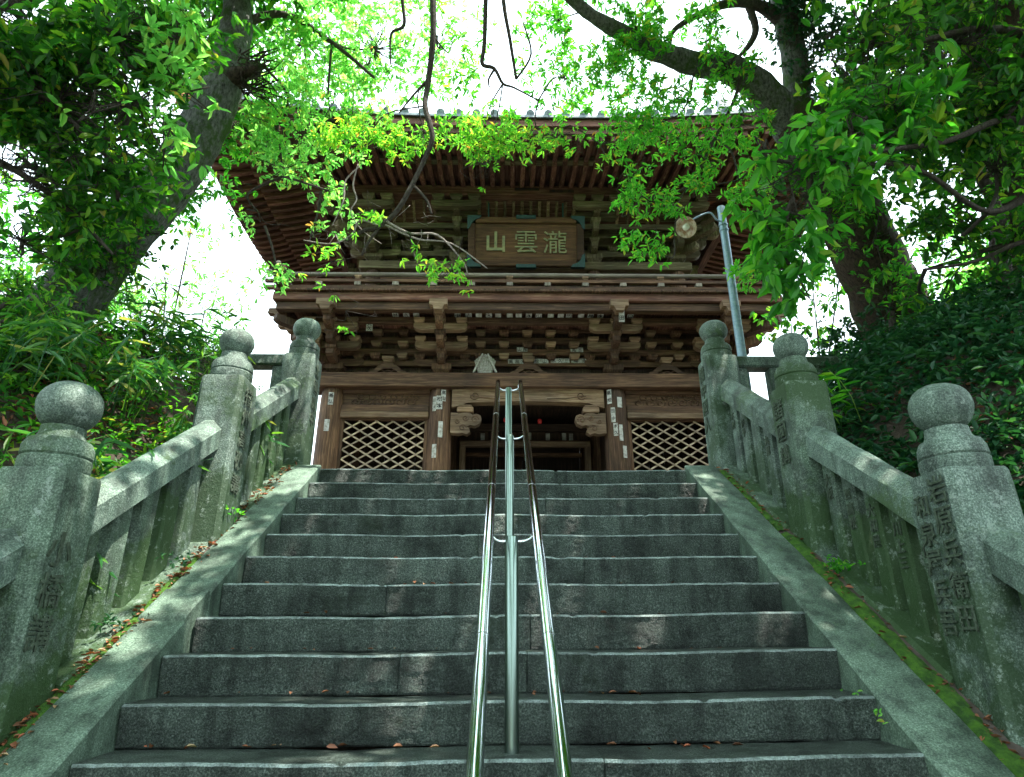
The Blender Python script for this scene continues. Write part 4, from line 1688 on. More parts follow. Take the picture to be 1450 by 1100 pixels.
# hip rafters
for s in (-1, 1):
    p1 = Vector((GX + s * (EW + .10), GYC - ED - .10, H(8.12 + .60)))
    p0 = Vector((GX + s * 3.2, GYC - 1.6, H(8.36)))
    pm = (p0 + p1) / 2 + Vector((0, 0, -.12))
    pts, _r = smooth_path([p0, pm, p1], [1, 1, 1], 8)
    V, F = [], []
    dgn = Vector((s, -1, 0)).normalized()
    sdv = Vector((1, s, 0)).normalized() * .11
    for p in pts:
        V += [p - sdv, p + sdv, p + sdv + Vector((0, 0, .22)), p - sdv + Vector((0, 0, .22))]
    for i in range(len(pts) - 1):
        for q in range(4):
            q2 = (q + 1) % 4
            F.append([i * 4 + q, i * 4 + q2, (i + 1) * 4 + q2, (i + 1) * 4 + q])
    F += [[0, 1, 2, 3], [len(V) - 4 + q for q in range(4)]]
    me = mk('hip_rafter', [v - p0 for v in V], F, wood_mat('hip_wood', 0, hexc(.10, .035, .015), hexc(.30, .11, .05), hexc(.45, .22, .12)))
    import bmesh
    bm = bmesh.new(); bm.from_mesh(me); bmesh.ops.recalc_face_normals(bm, faces=bm.faces); bm.to_mesh(me); bm.free()
    link('hip_rafter', me, gate, p0)

# tiled roof: hipped shell with flared eaves
def roof_z(u, v):
    """u,v from centre; returns height of the tile surface"""
    du, dv = (EW + .12) - abs(u), (ED + .12) - abs(v)
    dmin = min(du, dv)
    s = abs(u) / EW if dv < du else abs(v) / ED
    lf = lift(min(1, s)) * math.exp(-dmin * .5)
    return 8.46 + lf + .42 * dmin + .055 * dmin * dmin
us = np.linspace(-EW - .12, EW + .12, 81)
vv_ = np.linspace(-ED - .12, ED + .12, 61)
V = [(u, v, H(roof_z(u, v)) - LZ) for v in vv_ for u in us]
F = [[j * 81 + i, j * 81 + i + 1, (j + 1) * 81 + i + 1, (j + 1) * 81 + i] for j in range(60) for i in range(80)]
nb0 = len(V)
V += [(u, v, z - .05) for (u, v, z) in V]
F += [[nb0 + q for q in f][::-1] for f in list(F)]
rim = [i for i in range(81)] + [j * 81 + 80 for j in range(1, 61)] + [60 * 81 + i for i in range(79, -1, -1)] + [j * 81 for j in range(59, 0, -1)]
for a, b in zip(rim, rim[1:] + rim[:1]):
    F.append([a, nb0 + a, nb0 + b, b])
roof = link('tiled_roof', mk('roof', V, F, M_TILE, False), gate, (GX, GYC, LZ))
# round cover tiles with end discs along the visible eaves
def cover(u, v, du, dv):
    pts = []
    for k in range(5):
        t = k * .35
        uu, vv = u + du * t, v + dv * t
        pts.append(Vector((GX + uu, GYC + vv, H(roof_z(uu, vv)) + .02)))
    V, F = [], []
    tube(V, F, pts, [.075, .07, .07, .07, .07], 12)
    me = mk('cover_tile', [p - pts[0] for p in V], F, M_TILE)
    shade_auto(me, 40)
    c = link('cover_tile', me, roof, pts[0])
n = 39
for q in range(n):
    u = -EW + .15 + (2 * EW - .3) * q / (n - 1)
    cover(u, -ED - .125, 0, 1)
for s in (-1, 1):
    for q in range(28):
        v = -ED + .15 + (2 * ED - .3) * q / 27
        cover(s * (EW + .125), v, -s, 0)
# ridge and ornaments
box('roof_ridge', GX - 2.2, GX + 2.2, GYC - .2, GYC + .2, H(roof_z(0, 0)) - .15, H(roof_z(0, 0)) + .35, M_TILE, roof, .03)
for s in (-1, 1):
    u, v = s * (EW - 1.9 if s < 0 else 3.25), -ED - .02
    o_ = [(-.10, 0), (-.13, .10), (-.08, .22), (-.09, .30), (0, .36), (.09, .30), (.08, .22), (.13, .10), (.10, 0)]
    if s > 0:
        link('ridge_end_ornament', prism_mesh(o_, .12, M_TILE, 1), roof, (GX + u + .25, GYC + v + .05, H(roof_z(u, v)) + .04))

# ------------------------------------------------------------------ name board
bx0, bx1 = GX - 1.17, GX + 1.13
sb_w, sb_h = 2.30, 1.02
tiltb = math.radians(-14)
sc_ = Vector((GX - .02, 10.62, H(7.19)))
sb = thing('name_board', sc_, 'large wooden name board with gold characters hung under the upper eaves', 'sign')
RB = Matrix.Rotation(-tiltb, 3, 'X')            # top leans towards the viewer
RBt = Matrix.Rotation(math.radians(14), 3, 'X')
def sbput(name, me, u, v, w, rot2=None, parent=None):
    p = sc_ + RBt @ Vector((u, v, w))
    o = D.objects.new(name, me)
    COL.objects.link(o)
    o.parent = sb
    o.location = p - sc_
    M = RBt if rot2 is None else RBt @ rot2
    o.rotation_euler = M.to_euler()
    return o
sbput('board', box_mesh(2.02, .05, .76, M_BOARD, .005), 0, 0, 0)
c_ = .13
sbput('frame_rail', box_mesh(2.02, .11, .13, M_BOARD, .02), 0, -.02, .445)
sbput('frame_rail', box_mesh(2.02, .11, .13, M_BOARD, .02), 0, -.02, -.445)
sbput('frame_stile', box_mesh(.14, .11, .76, M_BOARD, .02), -1.08, -.02, 0)
sbput('frame_stile', box_mesh(.14, .11, .76, M_BOARD, .02), 1.08, -.02, 0)
for s in (-1, 1):
    for t in (-1, 1):
        o_ = [(0, 0), (.28, 0), (.25, .05), (.15, .09), (.09, .15), (.05, .25), (0, .28)]
        pts = [(-s * u, -t * v) for u, v in o_]
        o = sbput('corner_fitting', prism_mesh(pts, .14, M_VERD, 1), s * 1.165, -.025, t * .525)
    sbput('edge_fitting', box_mesh(.40, .14, .085, M_VERD, .015), 0, -.025, s * .505)
RT = Matrix.Rotation(math.pi / 2, 3, 'X')
for ch, u in (('山', -.60), ('雲', 0.0), ('瀧', .58)):
    me = text_mesh(ch, .50 if ch != '山' else .44, M_GOLD, .014, .010 if ch == '山' else .0)
    sbput('character', me, u, -.037, 0, RT)
for u in (-1, 1):
    sbput('hanger', box_mesh(.03, .03, .5, M_VERD, .004), u * .75, .10, .62)

# paper name labels pasted on the woodwork
def plaque(x, y, z, w, h, rot=(0, 0, 0), chars='', par=gate, mat=M_PAPER, ink=M_INK):
    R_ = Matrix.Identity(3)
    from mathutils import Euler
    E = Euler(rot).to_matrix()
    o = link('paper_label', box_mesh(w, .004, h, mat, .001), par, (x, y, z), rot)
    n = len(chars)
    vert = h > w
    for i, ch in enumerate(chars):
        sz = min(w, h / n) * .95 if vert else min(h, w / n) * .95
        off = Vector((0, -.004, h / 2 - h * (i + .5) / n)) if vert else Vector((-w / 2 + w * (i + .5) / n, -.004, 0))
        me = text_mesh(ch, sz, ink, .0008, .001)
        p = Vector((x, y, z)) + E @ off
        q = link('written_character', me, o, p, (E @ RT).to_euler())
        # parts of rotated labels: undo the label's rotation so that the place stays right
        if any(rot):
            Rinv = E.inverted()
            q.location = Rinv @ (p - Vector((x, y, z)))
            q.rotation_euler = RT.to_euler()
KJ = ['高吉', '大山', '田中', '松本', '三木', '丸久', '小林', '金光', '西村', '木屋', '川口', '上田', '中井', '福永']
def colx(cx, ang, z, w, h, ch):
    a = math.radians(ang)
    plaque(GX + cx + math.sin(a) * .224, GY - math.cos(a) * .224, z, w, h, (0, 0, a), ch)
colx(CX[0], 8, H(3.93), .09, .24, '善弘'); colx(CX[0], 2, H(3.42), .09, .22, '')
colx(CX[1], 18, H(4.0), .09, .22, '高山'); colx(CX[1], 0, H(3.86), .11, .26, '松本'); colx(CX[1], -24, H(3.84), .07, .28, '三木')
colx(CX[1], 10, H(3.35), .08, .3, ''); colx(CX[1], -15, H(2.95), .08, .25, '')
colx(CX[2], -34, H(4.0), .09, .28, '高松'); colx(CX[2], 14, H(3.88), .09, .2, ''); colx(CX[2], -20, H(3.64), .08, .28, '田中')
colx(CX[2], -12, H(3.36), .08, .24, '木久'); colx(CX[2], 12, H(3.30), .07, .3, ''); colx(CX[2], 26, H(2.95), .08, .22, '')
r = random.Random(4)
for k in range(24):                        # on the sloping soffit
    u = -2.45 + k * .19 + r.uniform(-.02, .02)
    if abs(abs(u) - 1.62) < .25:
        continue
    E_ = (math.radians(-98), 0, 0)
    plaque(GX + u, 10.33, H(5.455), .11, .24, (math.radians(74), 0, 0), r.choice(KJ) if r.random() < .7 else '', mat=M_PAPER)
for (u, z, w, ch) in ((-.2, 4.75, .34, '高吉大'), (.25, 4.76, .3, '松山'), (.62, 4.77, .36, '木久三'), (1.0, 4.77, .34, '福永'), (-.1, 5.0, .2, '山吉'), (.95, 5.0, .24, '丸三')):
    plaque(GX + u, GY - .060, H(z), w, .09, (0, 0, 0), ch)
plaque(GX + 1.66, GY - 1.005, H(5.28), .10, .30, (math.radians(12), 0, 0), '上田')
for (u, z) in ((-.9, 3.86), (-.3, 3.87), (.1, 3.88), (.5, 3.86), (.85, 3.87), (1.0, 3.86)):
    plaque(GX + u, GY + 1.96, H(z), .09, .16, (0, 0, 0), '')
plaque(GX + .15, CYR[2] - .11, H(3.9), .2, .12, (0, 0, 0), '大山')
plaque(GX - 2.95, 10.5, H(5.26), .12, .18, (math.radians(10), 0, 0), '丸久')
for (u, ch) in ((.0, '瀧講中山'), (.7, '高山講')):
    plaque(GX + u, PY - .094, H(8.28 if u == 0 else 8.24), .5, .07, (0, 0, 0), ch, mat=DARKW[0], ink=M_INK)

# weathered folded bundle standing on the head beam
bd = thing('folded_bundle', (GX - .80, GY - .30, H(4.44)), 'bleached fan-like bundle of thin strips standing on the gate beam', 'ornament')
for k in range(15):
    t = (k - 7) / 7
    me = box_mesh(.028, .05, .40 - .13 * abs(t) ** 1.5, M_GREY, .004)
    link('strip', me, bd, (GX - .80 + t * .15, GY - .16 - .02 * (k % 2), H(4.44) + .20 - .055 * abs(t) ** 1.5), (0, math.radians(t * 16), 0))
for s in (-1, 1):
    me = box_mesh(.035, .10, .42, M_GREY, .008)
    link('side_fold', me, bd, (GX - .80 + s * .13, GY - .19, H(4.44) + .205), (0, math.radians(-s * 24), 0))

# ------------------------------------------------------------------ lamp on a pole
lp = thing('lamp_post', (2.9, 7.0, LZ), 'galvanised lamp pole with an old enamel dish shade behind the right balustrade', 'lamp post')
ztop = H(5.32)
V, F = [], []
tube(V, F, [Vector((0, 0, 0)), Vector((0, 0, ztop - LZ))], [.058, .050], 18)
me = mk('pole', V, F, M_GALV); shade_auto(me, 40)
pole = link('pole', me, lp, (2.9, 7.0, LZ))
for z in (ztop - .30, ztop - .38, ztop - 1.0):
    me = lathe_mesh([(0, .060, 0), (.025, .060, 0)], 18, M_GALV)
    link('clamp', me, pole, (2.9, 7.0, z))
cdish = Vector((W(972, 321, 8.1)))
V, F = [], []
pp, rr = smooth_path([Vector((2.88, 6.95, ztop - .26)), Vector((2.78, 6.9, ztop - .27)), Vector((2.66, 6.85, ztop - .20)), cdish + Vector((.02, .04, .09))], [.012] * 4, 6)
tube(V, F, pp, rr, 8)
link('lamp_arm', mk('arm', [v - pp[0] for v in V], F, M_GALV, True), lp, pp[0])
prof = [(.12, .03), (.115, .045), (.05, .055), (.035, .10), (.0, .165), (-.02, .178), (-.022, .170), (-.002, .155), (.025, .09), (.04, .04)]
me = lathe_mesh([(z, r_ * .8, 0) for z, r_ in prof], 32, M_ENAMEL); shade_auto(me, 50)
axis = (Vector((0, 0, EYE)) - cdish).normalized() * .75 + Vector((-.45, 0, -.45))
q = (-axis).normalized().to_track_quat('Z', 'Y').to_euler()
sh = link('lamp_shade', me, lp, cdish, q)
me = lathe_mesh([(.04, .03, 0), (.0, .045, 0), (-.04, .04, 0), (-.055, .02, 0)], 16, M_BULB); shade_auto(me, 60)
b_ = D.objects.new('bulb', me); COL.objects.link(b_); b_.parent = sh

# ------------------------------------------------------------------ low stone fences at the landing
def fence(s, xa, xb, y, label):
    f = thing('stone_fence', ((xa + xb) / 2, y, LZ), label, 'fence', 'stone fences beside the landing')
    a, b = min(xa, xb), max(xa, xb)
    box('rail', a, b, y - .10, y + .10, LZ + 1.38, LZ + 1.52, M_POST, f, .02)
    box('plinth', a, b, y - .13, y + .13, LZ - .1, LZ + .12, M_POSTM, f, .02)
    n = int((b - a) / .42)
    for i in range(n):
        x = a + (b - a) * (i + .5) / n
        box('baluster', x - .09, x + .09, y - .08, y + .08, LZ + .12, LZ + 1.379, M_POST, f, .015)
fence(-1, -2.36, -5.6, 6.75, 'pale stone fence running left from the stair head below the gate')
fence(1, 2.50, 6.4, 6.75, 'pale stone fence running right from the stair head behind the lamp pole')
#FOLIAGE_BELOW
# ------------------------------------------------------------------ trees
def tree(name, base, label, cat='tree', group=None):
    return thing(name, base, label, cat, group)

def limb(parent, name, spec, mat, seg=14, sub=6, bump=.09, bscale=3.0):
    """spec: (photo x, photo y, metres ahead, width in photo pixels)"""
    pts = [W(a, b, c) for (a, b, c, w) in spec]
    rad = [w / 2 / FPX * c for (a, b, c, w) in spec]
    return tube_obj(name, pts, rad, mat, parent, seg, sub, bump, bscale)

def wlimb(parent, name, pts, rad, mat, seg=12, sub=5, bump=.09, bscale=3.0):
    return tube_obj(name, [Vector(p) for p in pts], rad, mat, parent, seg, sub, bump, bscale)

def foliage(parent, blobs, mat, size, wid, k=6, seed=1, singles=0, twmat=None, sig=.22, droop=.35, twr=.014, spread=1.0, mask=-.12):
    rng = np.random.RandomState(seed)
    cs, TV, TF = [], [], []
    for b in blobs:
        anchor = b[8] if len(b) > 8 else None
        if b[0] == 'w':
            _, c0, r0, ns, nw, anchor = b
            c, sub, tw = wblob(rng, c0, r0, ns, nw, sig)
        else:
            px, py, zc, rx, ry, rz, ns, nw = b[:8]
            c, sub, tw = blob(rng, px, py, zc, rx, ry, rz, ns, nw, sig)
        if anchor is not None and len(anchor) == 3 and not isinstance(anchor, Vector):
            anchor = W(*anchor) if b[0] != 'w' else Vector(anchor)
        twigs_mesh(TV, TF, anchor, c, sub, tw, rng, twr)
        if mask is not None:
            keep = np.array([noise.noise(Vector(q) * 1.5 + Vector((seed, 0, 0))) > mask for q in tw])
            tw = tw[keep]
        cs.append(tw)
    tw = np.concatenate(cs)
    arr = rosettes(tw, k, size, rng, spread, droop)
    add_leaves(parent, arr, mat, wid, singles)
    org = WORLD_LOC[parent]
    o = link('twigs', mk('twigs', [v - org for v in TV], TF, twmat or M_TWIG, True), parent, org)
    o['kind'] = 'stuff'

# --- leaning tree on the left
tL = tree('leaning_tree', W(40, 540, 5.9), 'big mossy trunk leaning right over the left balustrade')
limb(tL, 'trunk', [(0, 600, 5.9, 118), (40, 500, 5.9, 98), (88, 435, 6.0, 84), (156, 350, 6.3, 76), (230, 270, 6.6, 68), (284, 190, 6.9, 62), (317, 120, 7.2, 53), (331, 60, 7.5, 45), (338, 0, 7.8, 39), (345, -80, 8.3, 36), (380, -220, 9, 24)], M_BARK, 22, 8, .10, 3.5)
limb(tL, 'limb', [(310, 125, 7.15, 34), (340, 108, 7.1, 26), (362, 98, 7.05, 15), (376, 92, 7.0, 5)], M_BARKB, 12, 5, .3, 6)
limb(tL, 'limb', [(342, -60, 8.2, 26), (420, -100, 8.4, 16), (520, -120, 8.5, 10), (640, -110, 8.5, 6)], M_BARK, 10)
limb(tL, 'limb', [(330, 40, 7.6, 16), (400, 20, 7.9, 10), (470, 60, 8.2, 7), (530, 110, 8.3, 4)], M_TWIG, 8)
rng = np.random.RandomState(3)
TV, TF = [], []
for _ in range(110):
    a = W(360 + rng.uniform(-26, 12), 100 + rng.uniform(-26, 40), 7.05)
    d = Vector((rng.uniform(-.05, .38), rng.uniform(-.2, .1), rng.uniform(-.34, .16)))
    tube(TV, TF, [a, a + d * .5 + Vector(rng.normal(size=3) * .02), a + d], [.010, .007, .003], 4)
org = WORLD_LOC[tL]
o = link('broken_stub', mk('stub', [v - org for v in TV], TF, M_BARKB, True), tL, org)
foliage(tL, [
    (430, 60, 8.6, 110, 95, 1.0, 100, 12, (400, 20, 7.9)), (530, 70, 9.0, 90, 80, 1.0, 56, 10, (470, 60, 8.2)), (620, 70, 9.2, 70, 80, 1.0, 22, 8, None),
    (395, 170, 7.8, 70, 60, .7, 45, 12, (372, 92, 7.05)), (470, 170, 8.0, 85, 45, .6, 45, 11, (470, 60, 8.2)),
    (400, 240, 7.6, 60, 34, .5, 14, 8, (395, 170, 7.8)), (365, 300, 7.5, 30, 50, .4, 6, 6, (400, 250, 7.6)),
    (465, 270, 7.4, 30, 34, .4, 7, 6, (400, 250, 7.6)), (392, 390, 7.4, 16, 26, .3, 4, 6, (375, 320, 7.5)),
    (440, 335, 7.2, 50, 20, .4, 4, 5, (455, 270, 7.4)),
], ML_LITE, .085, .42, 6, 21, 250, sig=.13, twr=.012)
foliage(tL, [
    (270, 270, 8.2, 50, 35, .6, 16, 10, (262, 190, 6.9)), (330, 170, 7.8, 40, 40, .5, 20, 10, (306, 120, 7.2)), (300, 40, 8.2, 60, 50, .8, 30, 10, (330, 40, 7.6)),
], ML_MID, .10, .42, 6, 22, 0, sig=.15)
# ivy hanging on the trunk
foliage(tL, [(150, 370, 6.0, 60, 50, .35, 16, 6, None), (200, 330, 6.2, 30, 60, .3, 8, 6, None), (240, 240, 6.5, 26, 50, .3, 6, 6, None)], ML_DARK, .06, .6, 5, 23, 0, sig=.10)

# --- dark broadleaf tree standing outside the picture on the left bank
tB = tree('broadleaf_tree', (-5.6, 3.2, ground_z(-5.6, 3.2)), 'dark green broadleaf tree filling the upper left corner with glossy leaves')
gz = ground_z(-5.6, 3.2)
wlimb(tB, 'trunk', [(-5.6, 3.2, gz - .3), (-5.5, 3.25, gz + 1.5), (-5.3, 3.3, gz + 3.2), (-4.9, 3.2, gz + 5.0), (-4.4, 3.0, gz + 6.6)], [.24, .20, .17, .13, .09], M_BARKB)
for spec in ([(-40, 60, 5.2, 26), (40, 40, 5.0, 12), (110, 60, 4.9, 8), (180, 110, 4.9, 5)], [(-60, 120, 5.2, 26), (40, 130, 5.0, 12), (120, 190, 5.0, 8), (170, 245, 5.2, 4)],
             [(-80, 200, 5.1, 20), (20, 240, 5.0, 10), (100, 300, 5.1, 7), (160, 360, 5.2, 4)], [(-40, 20, 5.4, 20), (80, -10, 5.4, 12), (190, 20, 5.5, 8), (265, 45, 5.6, 4)]):
    limb(tB, 'branch', spec, M_TWIG, 8, 6, .05)
foliage(tB, [
    (50, 50, 5.0, 110, 80, .8, 60, 10, (40, 40, 5.0)), (165, 50, 5.2, 90, 70, .8, 50, 10, (110, 60, 4.9)), (80, 150, 5.0, 110, 70, .7, 52, 10, (40, 130, 5.0)),
    (185, 150, 5.3, 50, 70, .6, 26, 10, (130, 190, 5.0)), (60, 250, 5.0, 100, 50, .6, 36, 9, (20, 240, 5.0)), (140, 235, 5.3, 40, 45, .5, 18, 9, (160, 240, 5.2)),
    (30, 340, 5.2, 80, 45, .5, 16, 8, (100, 300, 5.1)), (90, 310, 5.5, 50, 40, .4, 12, 8, (130, 320, 5.2)), (250, 30, 5.8, 35, 45, .5, 14, 9, (270, 40, 5.6)),
    (-60, 120, 5, 60, 160, .8, 30, 9, (40, 130, 5.0)), (230, 90, 8.6, 70, 90, .5, 44, 10, None), (165, 210, 8.0, 60, 80, .5, 34, 10, None), (60, 180, 6.4, 90, 80, .5, 12, 9, None), (100, 60, 6.4, 110, 80, .5, 12, 9, None),
], ML_DARK, .12, .40, 6, 31, 300, sig=.17, mask=.07)
foliage(tB, [(232, 215, 5.0, 14, 50, .2, 4, 4, None), (130, 160, 4.6, 40, 20, .2, 4, 3, None), (250, 60, 5.2, 50, 40, .4, 8, 6, None), (265, 130, 5.3, 16, 30, .3, 4, 5, None)], ML_LITE, .12, .38, 5, 32, 0, sig=.09)

# --- forked tree on the right with hanging bare branches
tR = tree('forked_tree', W(1310, 600, 8.3), 'thick dark trunk right of the gate, forking, one mossy limb arching over the roof')
limb(tR, 'trunk', [(1320, 640, 8.4, 130), (1300, 560, 8.3, 108), (1278, 480, 8.2, 98), (1245, 400, 8.1, 92), (1215, 330, 8.0, 86), (1182, 260, 7.95, 80), (1148, 200, 7.9, 74), (1118, 160, 7.9, 60)], M_BARKB, 22, 7, .10, 3.5)
limb(tR, 'limb', [(1140, 195, 7.9, 56), (1105, 158, 7.85, 48), (1068, 118, 7.8, 42), (1030, 96, 7.7, 38), (985, 90, 7.6, 33), (935, 74, 7.5, 27), (880, 46, 7.4, 22), (830, 16, 7.3, 18), (770, -40, 7.2, 15), (700, -90, 7.1, 12), (620, -140, 7, 10), (540, -170, 7, 7)], M_BARK, 18, 6, .16, 5)
limb(tR, 'limb', [(1118, 190, 7.95, 44), (1127, 150, 8.0, 38), (1126, 90, 8.1, 35), (1112, 20, 8.2, 33), (1092, -60, 8.4, 28), (1060, -160, 8.8, 20)], M_BARK, 16, 6, .10, 4)
limb(tR, 'limb', [(1108, 30, 8.2, 22), (1075, 8, 8.1, 15), (1035, 4, 8.0, 13), (995, 18, 7.9, 10), (955, 42, 7.8, 7), (948, 70, 7.8, 5)], M_TWIG, 10)
limb(tR, 'limb', [(1060, 8, 8.1, 11), (1070, 40, 8.1, 10), (1062, 62, 8.1, 8), (1048, 78, 8.1, 5)], M_TWIG, 8)
br = [
    ([(600, -150, 7.0, 10), (611, -40, 6.9, 9), (613, 50, 6.8, 9), (606, 118, 6.8, 8), (602, 150, 6.7, 8), (612, 192, 6.6, 8), (601, 225, 6.6, 7), (580, 268, 6.5, 7), (562, 298, 6.5, 7), (538, 320, 6.5, 6), (515, 326, 6.5, 5), (490, 342, 6.5, 3)], M_TWIG),
    ([(585, 262, 6.5, 4), (604, 283, 6.5, 4), (611, 303, 6.5, 3)], M_TWIG),
    ([(604, 115, 6.8, 4), (585, 135, 6.8, 3), (565, 160, 6.8, 2)], M_TWIG),
    ([(538, 320, 6.5, 4), (520, 345, 6.5, 4), (512, 362, 6.5, 3)], M_TWIG),
    ([(545, 312, 6.5, 4), (580, 330, 6.4, 3), (620, 333, 6.4, 3), (655, 370, 6.4, 2), (662, 388, 6.4, 1.5)], M_TWIGP),
    ([(545, 318, 6.5, 3), (590, 338, 6.4, 2.5), (640, 345, 6.4, 2), (690, 380, 6.3, 1.5)], M_TWIGP),
    ([(538, 320, 6.5, 3), (510, 312, 6.5, 3), (498, 332, 6.5, 2.5), (470, 345, 6.5, 2), (430, 340, 6.5, 1.5)], M_TWIGP),
    ([(510, 235, 6.7, 1.5), (490, 255, 6.7, 2.5), (486, 285, 6.6, 2), (470, 320, 6.6, 1.2)], M_TWIGP),
    ([(507, 232, 6.7, 1.5), (500, 262, 6.7, 2.5), (505, 282, 6.7, 2), (497, 300, 6.6, 2), (512, 325, 6.6, 1.5), (540, 345, 6.6, 1)], M_TWIGP),
    ([(690, -90, 7.1, 7), (688, -10, 7.0, 7), (686, 60, 7.0, 6), (683, 90, 7.0, 6), (700, 97, 7.0, 5), (712, 118, 7.0, 4), (728, 124, 7.0, 3), (762, 142, 7.0, 2)], M_TWIG),
    ([(700, 98, 7.0, 4), (692, 112, 7.0, 3), (693, 124, 7.0, 2)], M_TWIG),
    ([(705, -90, 7.1, 6), (713, 2, 7.0, 6), (722, 55, 7.0, 5), (731, 112, 7.0, 4)], M_TWIG),
    ([(560, -170, 7.0, 6), (569, -10, 7.0, 5), (572, 35, 7.0, 5), (554, 48, 7.0, 4), (553, 90, 7.0, 2)], M_TWIG),
    ([(731, 112, 7.0, 3), (752, 76, 7.0, 3), (740, 30, 7.0, 2)], M_TWIG),
    ([(1050, 100, 7.7, 5), (1040, 140, 7.5, 5), (1010, 200, 7.3, 4), (975, 262, 7.2, 3), (930, 278, 7.2, 3), (905, 285, 7.2, 2)], M_TWIG),
    ([(1012, 196, 7.3, 3), (1036, 215, 7.3, 3), (1046, 255, 7.2, 2)], M_TWIG),
    ([(975, 262, 7.2, 2), (960, 290, 7.1, 2), (955, 340, 7.1, 1.5)], M_TWIG),
]
for sp, mt in br:
    limb(tR, 'branch', sp, mt, 7, 5, .05)
# fine dead twiglets
rng = np.random.RandomState(9)
TV, TF = [], []
for _ in range(22):
    a = W(rng.uniform(470, 620), rng.uniform(290, 345), 6.55)
    p = [a]
    d = Vector((rng.uniform(-.12, .2), 0, -rng.uniform(-.05, .22)))
    for q in range(3):
        p.append(p[-1] + d * .4 + Vector(rng.normal(size=3) * .012))
    tube(TV, TF, p, [.004, .003, .002, .0015], 4)
org = WORLD_LOC[tR]
o = link('twigs', mk('twigs', [v - org for v in TV], TF, M_TWIGP, True), tR, org)
o['kind'] = 'stuff'
foliage(tR, [
    (520, 195, 7.2, 80, 20, .4, 26, 6, (602, 150, 6.7)), (600, 190, 7.1, 60, 24, .4, 20, 6, (606, 118, 6.8)), (690, 190, 7.0, 70, 20, .4, 22, 6, (712, 118, 7.0)),
    (680, 232, 6.9, 32, 24, .3, 12, 5, (690, 190, 7.0)), (790, 195, 7.0, 70, 22, .4, 20, 6, (762, 142, 7.0)), (850, 205, 7.0, 30, 22, .3, 7, 5, (790, 195, 7.0)),
    (535, 308, 6.4, 12, 12, .1, 2, 4, None), (640, 380, 6.2, 40, 30, .2, 7, 4, (655, 370, 6.4)), (590, 370, 6.2, 24, 16, .2, 3, 3, (580, 330, 6.4)), (470, 370, 6.2, 70, 60, .3, 6, 2, None), (490, 440, 6.2, 60, 30, .3, 4, 2, None),
], ML_YEL, .078, .30, 7, 41, 280, sig=.10, twmat=M_TWIG, twr=.006, spread=1.0)
foliage(tR, [
    (640, 60, 8.0, 60, 60, 1.0, 12, 6, (613, 50, 6.8)), (700, 150, 7.6, 80, 22, .8, 10, 6, (712, 118, 7.0)), (800, 110, 7.8, 70, 50, .8, 18, 7, (762, 142, 7.0)),
    (790, 30, 7.8, 70, 40, .8, 18, 7, (830, 16, 7.3)), (870, 100, 7.6, 60, 60, .8, 24, 7, (880, 46, 7.4)), (900, 40, 7.3, 70, 40, .6, 26, 7, (880, 46, 7.4)), (1040, 80, 7.4, 70, 30, .3, 12, 6, (985, 90, 7.6)),
    (960, 140, 7.5, 60, 30, .6, 14, 7, (985, 90, 7.6)), (900, 180, 7.3, 60, 26, .4, 16, 6, (985, 90, 7.6)), (960, 195, 7.3, 50, 26, .4, 12, 6, (1010, 200, 7.3)),
    (895, 250, 7.0, 18, 50, .3, 10, 5, (905, 285, 7.2)), (925, 290, 7.0, 45, 26, .3, 9, 5, (905, 285, 7.2)), (918, 345, 7.0, 30, 26, .3, 6, 5, (955, 340, 7.1)),
    (985, 262, 7.0, 30, 16, .3, 5, 5, (1046, 255, 7.2)), (1000, 230, 7.2, 30, 36, .3, 7, 5, (1010, 200, 7.3)), (1050, 175, 7.3, 45, 40, .4, 15, 6, (1040, 140, 7.5)),
    (890, 345, 7.0, 14, 12, .1, 2, 5, None), (1070, 260, 7.2, 36, 50, .4, 12, 6, (1046, 255, 7.2)), (1060, 390, 7.2, 24, 36, .3, 8, 5, None), (1000, 60, 7.9, 50, 60, .6, 14, 7, (995, 18, 7.9)),
    (1130, 350, 7.2, 30, 50, .3, 8, 6, None),
], ML_ROS, .085, .32, 7, 42, 0, sig=.075, twr=.007, mask=None)
foliage(tR, [(1130, 30, 8.0, 36, 60, .35, 34, 9, (1112, 20, 8.2)), (1175, 60, 8.2, 60, 60, .4, 30, 9, (1112, 20, 8.2)), (1145, 110, 8.0, 22, 30, .3, 9, 8, None)], ML_BLUE, .075, .5, 6, 43, 0, sig=.12)
foliage(tR, [(1175, 300, 7.3, 40, 60, .3, 22, 8, None), (1240, 330, 7.6, 60, 70, .4, 12, 6, None), (1260, 430, 7.6, 60, 60, .4, 14, 6, None), (1190, 250, 7.5, 40, 50, .4, 10, 6, None)], ML_MID, .09, .4, 6, 44, 0, sig=.12)

